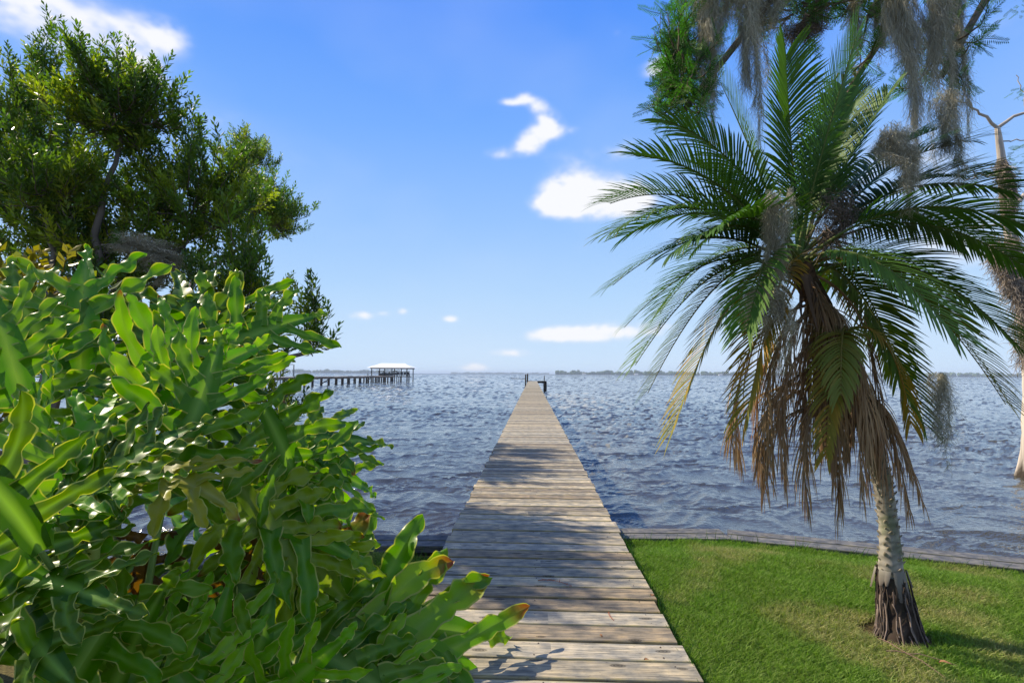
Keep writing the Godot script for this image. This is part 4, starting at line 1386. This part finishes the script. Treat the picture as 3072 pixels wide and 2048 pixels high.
func make_cypress() -> void:
	var bark := vmat("cypress_bark", 0.9, 0.2)
	var leaf := leafmat("cypress_leaf", 0.55, Color(0.70, 1.0, 0.2).linear_to_srgb(), 0.4)
	var sprig := sprig_mesh(26, 0.034, 0.0024, 0.13, 1.0, true)
	var greens := [Color(0.08, 0.23, 0.035), Color(0.14, 0.32, 0.035), Color(0.07, 0.18, 0.04)]
	# the big tree overhead: its trunk stands on the lawn outside the frame
	var root := thing("bald_cypress_tree", "feathery cypress boughs hung with moss, reaching in over the palm from above", "tree", Vector3(5.6, 0.9, -2.5))
	leafy_tree(root, Vector3(5.6, 0.8, -2.5), Vector3(5.2, 6.2, -2.9), [
		[Vector3(0.90, 4.05, -3.12), Vector3(0.22, 0.45, 0.3), 60], [Vector3(1.25, 4.6, -3.15), Vector3(0.55, 0.30, 0.4), 40], [Vector3(1.62, 4.40, -3.2), Vector3(0.30, 0.20, 0.3), 14], [Vector3(2.05, 4.55, -3.2), Vector3(0.45, 0.3, 0.4), 26], [Vector3(2.45, 4.25, -3.2), Vector3(0.24, 0.42, 0.3), 22], [Vector3(1.95, 4.15, -3.3), Vector3(0.2, 0.35, 0.3), 9], [Vector3(2.9, 5.1, -3.1), Vector3(0.7, 0.5, 0.6), 40], [Vector3(4.4, 6.0, -2.8), Vector3(1.2, 0.9, 1.0), 60]],
		bark, leaf, sprig, Vector3(0, -0.15, 0), greens, 0.022, Vector3(0.2, 1.1, 0))
	# the drowned cypress standing in the lake
	var lone := thing("drowned_cypress", "pale moss-wrapped cypress trunk standing in the lake at the right edge", "tree", Vector3(10.42, 0, -11.86))
	var o := lone.position
	var tk := MB.new()
	var cv := Curve3D.new()
	var stations := [Vector3(10.62, -0.6, -11.86), Vector3(10.63, 0.25, -11.85), Vector3(10.66, 0.8, -11.83), Vector3(10.64, 1.9, -11.75), Vector3(10.50, 3.2, -11.66), Vector3(10.25, 4.58, -11.57), Vector3(10.03, 5.68, -11.5), Vector3(9.95, 6.5, -11.45), Vector3(9.84, 7.4, -11.39)]
	for i in stations.size():
		var dd: Vector3 = (stations[mini(i + 1, 8)] - stations[maxi(i - 1, 0)]) * 0.16
		cv.add_point(stations[i] - o, -dd, dd)
	var path := PackedVector3Array()
	var girth := PackedFloat32Array()
	for i in 90:
		var f := i / 89.0
		path.append(cv.sample_baked(f * cv.get_baked_length()))
		girth.append(0.045 + 0.18 * pow(1.0 - f, 0.8) + 0.10 * smoothstep(0.16, 0.0, f) * (1.0 - f))
	tk.tube(path, girth, 28, Color(0.40, 0.34, 0.27))
	var fur := noise(83, 1.0, 3)
	for i in tk.v.size():
		var row := clampi(i / 28, 0, 89)
		var a := TAU * (i % 28) / 28.0
		var y := tk.v[i].y
		var n := fur.get_noise_3d(cos(a) * 5.0, y * 0.7, sin(a) * 5.0)
		var axis := path[row]
		tk.v[i] = axis + (tk.v[i] - axis) * (1.0 + 0.30 * n)
		var wet := smoothstep(0.32, 0.12, y + 0.25 * n)
		tk.c[i] = (Color(0.44, 0.385, 0.32) * (0.95 + 0.9 * n)).lerp(Color(0.045, 0.036, 0.028), wet)
	part("trunk", tk.mesh(), bark, lone)
	for b: Array in [[7.36, Vector3(9.84, 7.4, -11.39), Vector3(8.9, 8.0, -11.3), 0.035], [7.36, Vector3(9.84, 7.4, -11.39), Vector3(11.2, 8.1, -11.3), 0.04], [6.4, Vector3(9.94, 6.4, -11.45), Vector3(9.1, 6.25, -11.4), 0.03], [5.6, Vector3(10.03, 5.7, -11.5), Vector3(11.2, 6.3, -11.6), 0.06], [5.3, Vector3(10.05, 5.35, -11.5), Vector3(7.7, 5.0, -11.4), 0.035], [4.9, Vector3(10.2, 4.6, -11.57), Vector3(9.35, 5.0, -11.5), 0.05], [8.0, Vector3(8.95, 7.95, -11.3), Vector3(8.3, 8.5, -11.2), 0.012], [8.0, Vector3(9.3, 7.75, -11.33), Vector3(8.9, 8.6, -11.3), 0.012], [8.0, Vector3(10.4, 7.75, -11.33), Vector3(10.2, 8.5, -11.3), 0.012], [8.0, Vector3(10.7, 7.9, -11.32), Vector3(11.0, 8.7, -11.2), 0.012], [7.0, Vector3(9.87, 7.1, -11.4), Vector3(10.5, 7.0, -11.3), 0.015], [6.0, Vector3(9.4, 6.3, -11.4), Vector3(8.8, 6.7, -11.3), 0.012], [5.0, Vector3(8.6, 5.2, -11.45), Vector3(7.9, 5.5, -11.4), 0.012]]:
		var mb := MB.new()
		var pp := limb_path(b[1] - o, b[2] - o, Vector3(0, 0.06, 0), 8, 0.05)
		var rr := PackedFloat32Array()
		for i in 9:
			rr.append(lerpf(b[3], 0.008, i / 8.0))
		mb.tube(pp, rr, 6, Color(0.40, 0.35, 0.29))
		part("branch", mb.mesh(), bark, lone)
	var ts := []
	var cols := PackedColorArray()
	for c: Array in [[Vector3(10.9, 8.3, -11.3), 0.35, 60], [Vector3(10.4, 8.1, -11.3), 0.2, 26], [Vector3(10.3, 6.75, -11.4), 0.3, 40], [Vector3(9.4, 6.4, -11.4), 0.25, 26], [Vector3(8.9, 8.2, -11.3), 0.35, 14], [Vector3(10.0, 10.1, -11.2), 0.45, 40], [Vector3(8.0, 5.1, -11.4), 0.25, 8]]:
		for i in int(c[2]):
			var p: Vector3 = c[0] + rv(1.0) * c[1]
			ts.append(Transform3D(along(Vector3(rf(-1, 1), rf(-0.5, 0.6), rf(-1, 1)), rf(0, TAU)).scaled_local(Vector3.ONE * rf(0.9, 1.5)), p - o))
			var g := rf(0.9, 1.5)
			cols.append(Color(0.10 * g, 0.20 * g, 0.035 * g))
	scatter("foliage", sprig, leaf, ts, cols, lone).set_meta("kind", "stuff")

func make_moss() -> void:
	var grey := leafmat("spanish_moss", 0.95, Color(0.45, 0.42, 0.36).linear_to_srgb(), 0.2)
	var kinds := [moss_mesh(1.0, 0.11, 3000), moss_mesh(1.0, 0.06, 1200), moss_mesh(1.0, 0.17, 5200), moss_mesh(1.0, 0.12, 2600)]
	# kind, top, length, width factor, label
	var list := [
		[2, Vector3(1.04, 4.42, -3.02), 1.0, 0.62, "broad curtain of grey moss hanging at the left of the cypress boughs"],
		[0, Vector3(1.22, 4.40, -2.98), 1.05, 0.7, "long grey moss beard second from the left of the cypress boughs"],
		[0, Vector3(1.36, 4.45, -3.10), 0.62, 0.9, "short tawny moss tuft beside the broad left curtain"],
		[1, Vector3(1.98, 4.50, -3.24), 0.52, 0.8, "thin moss strand hanging near the middle of the cypress boughs"],
		[1, Vector3(2.10, 4.45, -3.20), 0.48, 0.8, "thin dark moss strand right of the middle of the boughs"],
		[2, Vector3(2.08, 4.40, -2.95), 1.25, 0.62, "longest grey moss beard, falling in front of the upper right palm fronds"],
		[0, Vector3(2.26, 4.35, -2.98), 1.1, 0.7, "grey moss beard just right of the longest one"],
		[0, Vector3(2.50, 4.45, -3.15), 1.0, 0.6, "tawny moss beard at the right end of the cypress boughs"],
		[0, Vector3(1.00, 2.90, -2.20), 0.62, 0.55, "grey moss rope hanging down the left front of the palm heart"],
		[0, Vector3(0.99, 2.50, -2.18), 0.36, 0.8, "pale moss tuft at the lower end of the moss rope on the palm"],
		[2, Vector3(1.60, 3.22, -2.32), 0.40, 0.6, "moss tangle caught on the upper right palm fronds"],
		[0, Vector3(1.93, 3.48, -2.50), 0.50, 0.6, "dark moss caught on the highest right palm frond"],
		[1, Vector3(1.82, 2.16, -2.45), 0.46, 0.8, "tawny moss trailing from a low right palm frond towards the water"],
		[2, Vector3(-3.55, 3.38, -4.85), 0.45, 2.0, "dark moss clump lodged in the branches of the wax myrtle"]]
	for m: Array in list:
		var o := whole("spanish_moss", kinds[3 if m[0] == 0 and rng.randf() < 0.5 else m[0]], grey, Transform3D(Basis(Vector3.UP, rf(0, TAU)).scaled_local(Vector3(m[3], m[2], m[3])), m[1]))
		tag(o, m[4], "moss", "Spanish moss hanging from the trees")
	# moss matted on a bough, curved like a smile
	for q: Array in [["bough", Vector3(1.50, 4.20, -3.13), Vector3(1.72, 4.36, -3.14), Vector3(0.04, -0.06, 0), 0.055, "thick moss matted along a short curved cypress bough above the palm"], ["heart", Vector3(1.36, 2.74, -2.52), Vector3(1.42, 2.98, -2.50), Vector3(0.02, 0, 0), 0.085, "brown fibrous moss tuft standing up in the palm heart"], ["snag", Vector3(10.02, 5.0, -11.32), Vector3(10.30, 2.4, -11.50), Vector3(-0.05, 0, 0.05), 0.20, "brown moss matted down the trunk of the drowned cypress"], ["snag", Vector3(9.70, 5.0, -11.4), Vector3(10.12, 3.9, -11.4), Vector3(-0.1, 0, 0.05), 0.22, "moss sheet spread on the left of the drowned cypress trunk"], ["snag", Vector3(9.88, 6.7, -11.4), Vector3(10.0, 5.7, -11.4), Vector3(0.02, 0, 0.05), 0.1, "dark moss knot high on the drowned cypress"]]:
		var mb := MB.new()
		var big: bool = q[0] == "snag"
		for i in (1400 if q[0] == "bough" else 1100 if q[0] == "heart" else 2600):
			var f := rng.randf()
			var p: Vector3 = (q[1] as Vector3).lerp(q[2], f) + (q[3] as Vector3) * 4.0 * f * (1.0 - f) + rv(q[4] * 0.75)
			var dir := (rv(1.0) + Vector3(0, -1.6 if big else -0.6, 0)).normalized()
			var col := (Color(0.26, 0.215, 0.17).lerp(Color(0.40, 0.34, 0.27), rng.randf()) if big else Color(0.17, 0.13, 0.10).lerp(Color(0.27, 0.21, 0.15), rng.randf())) * rf(0.7, 1.15)
			var w := 0.0045 if big else 0.0013
			var ln := (0.30 if big else 0.09) * rf(0.5, 1.2)
			var side := rv(1.0).normalized()
			var first := mb.v.size()
			for k in 6:
				mb.vert(p - side * w, col)
				mb.vert(p + side * w, col)
				p += dir * ln / 5.0
				dir = (dir + rv(0.7) + Vector3(0, -0.15, 0)).normalized()
			for k in 5:
				mb.quad(first + k * 2, first + k * 2 + 1, first + k * 2 + 3, first + k * 2 + 2)
		tag(whole("spanish_moss", mb.mesh(), grey), q[5], "moss", "Spanish moss hanging from the trees")

func make_grass() -> void:
	var m := leafmat("grass_blade", 0.55, Color(0.75, 1.0, 0.2).linear_to_srgb(), 0.4)
	var tuft := MB.new()
	for i in 16:
		var a := rf(0, TAU)
		var p := Vector3(cos(a), 0, sin(a)) * rf(0.0, 0.028)
		var h := rf(0.025, 0.055)
		var dir := Vector3(rf(-0.7, 0.7), 1.0, rf(-0.7, 0.7)).normalized()
		var side := Vector3(rf(-1, 1), 0, rf(-1, 1)).normalized()
		var w := rf(0.0012, 0.0022)
		var k := rf(0.7, 1.3)
		var col := Color(k, k, k) if rng.randf() < 0.86 else Color(2.6, 1.9, 1.6) * k
		var b := tuft.vert(p - side * w, col)
		tuft.vert(p + side * w, col)
		var q := p + dir * h * 0.55
		tuft.vert(q - side * w * 0.9, col)
		tuft.vert(q + side * w * 0.9, col)
		q += (dir + Vector3(dir.x, -0.35, dir.z)).normalized() * h * 0.45
		tuft.vert(q, col)
		tuft.quad(b, b + 1, b + 3, b + 2)
		tuft.tri(b + 2, b + 3, b + 4)
	var tm := tuft.mesh()
	var pn := noise(91, 1.4, 3)
	var pn2 := noise(92, 0.55, 2)
	var ts := []
	var cols := PackedColorArray()
	for i in 82000:
		var x := 0.648 + 4.8 * pow(rng.randf(), 1.15)
		var z := lerpf(-4.2, 0.3, rng.randf())
		if i >= 77000:
			x = rf(-2.2, -0.62)
			z = rf(-3.8, -2.0)
		if z < wall_z(x) + 0.012 or Vector2(x - 1.71, z + 2.64).length() < 0.15:
			continue
		var edge := smoothstep(0.16, 0.0, z - wall_z(x))
		var h := rf(0.7, 1.25) * (1.0 + 0.35 * edge)
		ts.append(Transform3D(Basis(Vector3.UP, rf(0, TAU)).scaled_local(Vector3(1.1, h, 1.1)), Vector3(x, ground_y(x, z) - 0.003, z)))
		var dryness := clampf(pn.get_noise_2d(x, z) * 1.8 - 0.12 + 0.5 * smoothstep(0.55, 0.15, Vector2(x - 1.78, z + 2.55).length()), 0.0, 0.85) * rf(0.4, 1.3)
		var lush := pn2.get_noise_2d(x * 2.0, z * 2.0) * 0.3
		var g := Color(0.185, 0.300 + 0.08 * lush, 0.042).lerp(Color(0.42, 0.37, 0.17), clampf(dryness, 0.0, 1.0))
		cols.append(g * rf(0.8, 1.25))
	var o := scatter("grass", tm, m, ts, cols, self)
	tag(o, "short green lawn grass with straw patches between the pier and seawall", "grass", "", "stuff")
	# longer blades standing along the seawall and on the left bank
	var bl := MB.new()
	for i in 640:
		var p := Vector3.ZERO
		if i < 150:
			var x := rf(0.7, 4.2)
			p = Vector3(x, ground_y(x, wall_z(x) + 0.05), wall_z(x) + rf(0.0, 0.06))
		elif i < 330:
			var zz := rf(-4.0, -1.6)
			p = Vector3(rf(0.635, 0.665), 0.925, zz)
		else:
			var x := rf(-1.4, -0.62)
			p = Vector3(x, 0.78, rf(-3.78, -2.9))
		var h := rf(0.06, 0.13) * (1.0 if i < 150 else 0.9 if i < 330 else 1.7)
		var dir := Vector3(rf(-0.3, 0.3), 1, rf(-0.3, 0.3)).normalized()
		var side := Vector3(1, 0, rf(-0.6, 0.6)).normalized()
		var col := Color(0.065, 0.14, 0.022) * rf(0.7, 1.3)
		var w := rf(0.0018, 0.0034)
		var b := bl.v.size()
		for k in 4:
			bl.vert(p - side * w * (1.0 - k * 0.25), col)
			bl.vert(p + side * w * (1.0 - k * 0.25), col)
			p += dir * h / 3.0
			dir = (dir + Vector3(dir.x * 0.5, -0.1, dir.z * 0.5)).normalized()
		for k in 3:
			bl.quad(b + k * 2, b + k * 2 + 1, b + k * 2 + 3, b + k * 2 + 2)
	var lo := whole("long_grass", bl.mesh(), m)
	tag(lo, "longer grass blades standing up along the seawall edge", "grass", "", "stuff")

func make_litter() -> void:
	var wood := vmat("litter", 0.9, 0.2)
	# rust-coloured cypress sprig on the planks
	var sp := MB.new()
	var path := PackedVector3Array()
	for i in 9:
		var f := i / 8.0
		path.append(Vector3(lerpf(-0.10, 0.075, f), 0.004 + 0.006 * sin(f * PI), -0.01 + 0.09 * f * f))
	sp.tube(path, [0.002, 0.002, 0.002, 0.002, 0.0016, 0.0014, 0.0012, 0.001, 0.0006], 4, Color(0.34, 0.11, 0.05))
	for i in 44:
		var f := rng.randf()
		var k := f * 8.0
		var at := clampi(int(k), 0, 7)
		var p := path[at].lerp(path[at + 1], k - at)
		var d := Vector3(rf(-1, 1), rf(0.0, 0.3), rf(-1, 1)).normalized()
		var s := d.cross(Vector3.UP).normalized() * 0.0018
		var b := sp.vert(p - s, Color(0.42, 0.13, 0.06))
		sp.vert(p + s, Color(0.42, 0.13, 0.06))
		sp.vert(p + d * rf(0.012, 0.026), Color(0.36, 0.12, 0.06))
		sp.tri(b, b + 1, b + 2)
	tag(whole("fallen_sprig", sp.mesh(), wood, Transform3D(Basis(Vector3.UP, 0.1), Vector3(0.135, 1.0, -3.02))), "rust-orange cypress sprig lying on the sunlit pier planks", "sprig")
	var sm := sp.mesh()
	tag(whole("fallen_sprig", sm, wood, Transform3D(Basis(Vector3.UP, 2.2).scaled_local(Vector3(0.45, 0.6, 0.45)), Vector3(0.36, 1.0, -2.60))), "small reddish sprig on the planks near the lawn edge", "sprig")
	# twigs and a dead leaf at the foot of the palm
	for q: Array in [[Vector3(1.52, 0.965, -2.42), Vector3(1.74, 0.96, -2.32), "pale twig lying across the grass before the palm roots"], [Vector3(1.54, 0.98, -2.50), Vector3(1.63, 0.955, -2.24), "crooked twig leaning down from the palm roots into the grass"]]:
		var tw := MB.new()
		tw.tube(limb_path(q[0], q[1], Vector3(0, 0.012, 0), 6, 0.008), [0.0022, 0.0022, 0.002, 0.0018, 0.0016, 0.0014, 0.001], 5, Color(0.20, 0.13, 0.10))
		tag(whole("fallen_twig", tw.mesh(), wood), q[2], "twig")
	var dl := MB.new()
	for i in 9:
		var f := i / 8.0
		var w := 0.022 * sin(PI * clampf(f * 0.92 + 0.06, 0, 1))
		dl.vert(Vector3(-w, 0.012 * sin(f * 4.0), f * 0.085), Color(0.24, 0.13, 0.07))
		dl.vert(Vector3(0, -0.004 + 0.012 * sin(f * 4.0), f * 0.085), Color(0.20, 0.10, 0.05))
		dl.vert(Vector3(w, 0.014 * sin(f * 4.0 + 0.7), f * 0.085), Color(0.27, 0.15, 0.08))
	for i in 8:
		dl.quad(i * 3, i * 3 + 1, i * 3 + 4, i * 3 + 3)
		dl.quad(i * 3 + 1, i * 3 + 2, i * 3 + 5, i * 3 + 4)
	var dm := dl.mesh()
	tag(whole("fallen_leaf", dm, wood, Transform3D((Basis(Vector3.UP, 0.6) * Basis(Vector3.RIGHT, -0.4)).scaled_local(Vector3.ONE * 0.6), Vector3(1.68, 0.962, -2.34))), "curled brown dead leaf at the foot of the palm roots", "leaf")
	for q: Array in [[Vector3(0.45, 1.004, -2.22), 1.8, 0.35, "tiny brown leaf scrap on a near plank by the lawn"], [Vector3(0.30, 1.004, -2.42), 0.4, 0.25, "tiny brown leaf scrap near the middle of the planks"], [Vector3(0.615, 1.0, -2.85), 2.4, 0.5, "dark leaf caught at the lawn edge of the pier"]]:
		tag(whole("fallen_leaf", dm, wood, Transform3D(Basis(Vector3.UP, q[1]).scaled_local(Vector3.ONE * q[2]), q[0])), q[3], "leaf")

func _ready() -> void:
	rng.seed = 7
	set_up()
	deck_mats = wood_mats()
	make_water()
	make_ground()
	make_pier()
	make_seawall("low timber-capped seawall along the lake edge of the lawn, right of the pier", wall_right)
	make_seawall("low timber-capped seawall on the bank left of the pier, behind the philodendrons", wall_left)
	make_far_shore()
	make_neighbour_dock()
	make_philodendrons()
	make_palm()
	make_myrtle()
	make_cypress()
	make_moss()
	make_grass()
	make_litter()
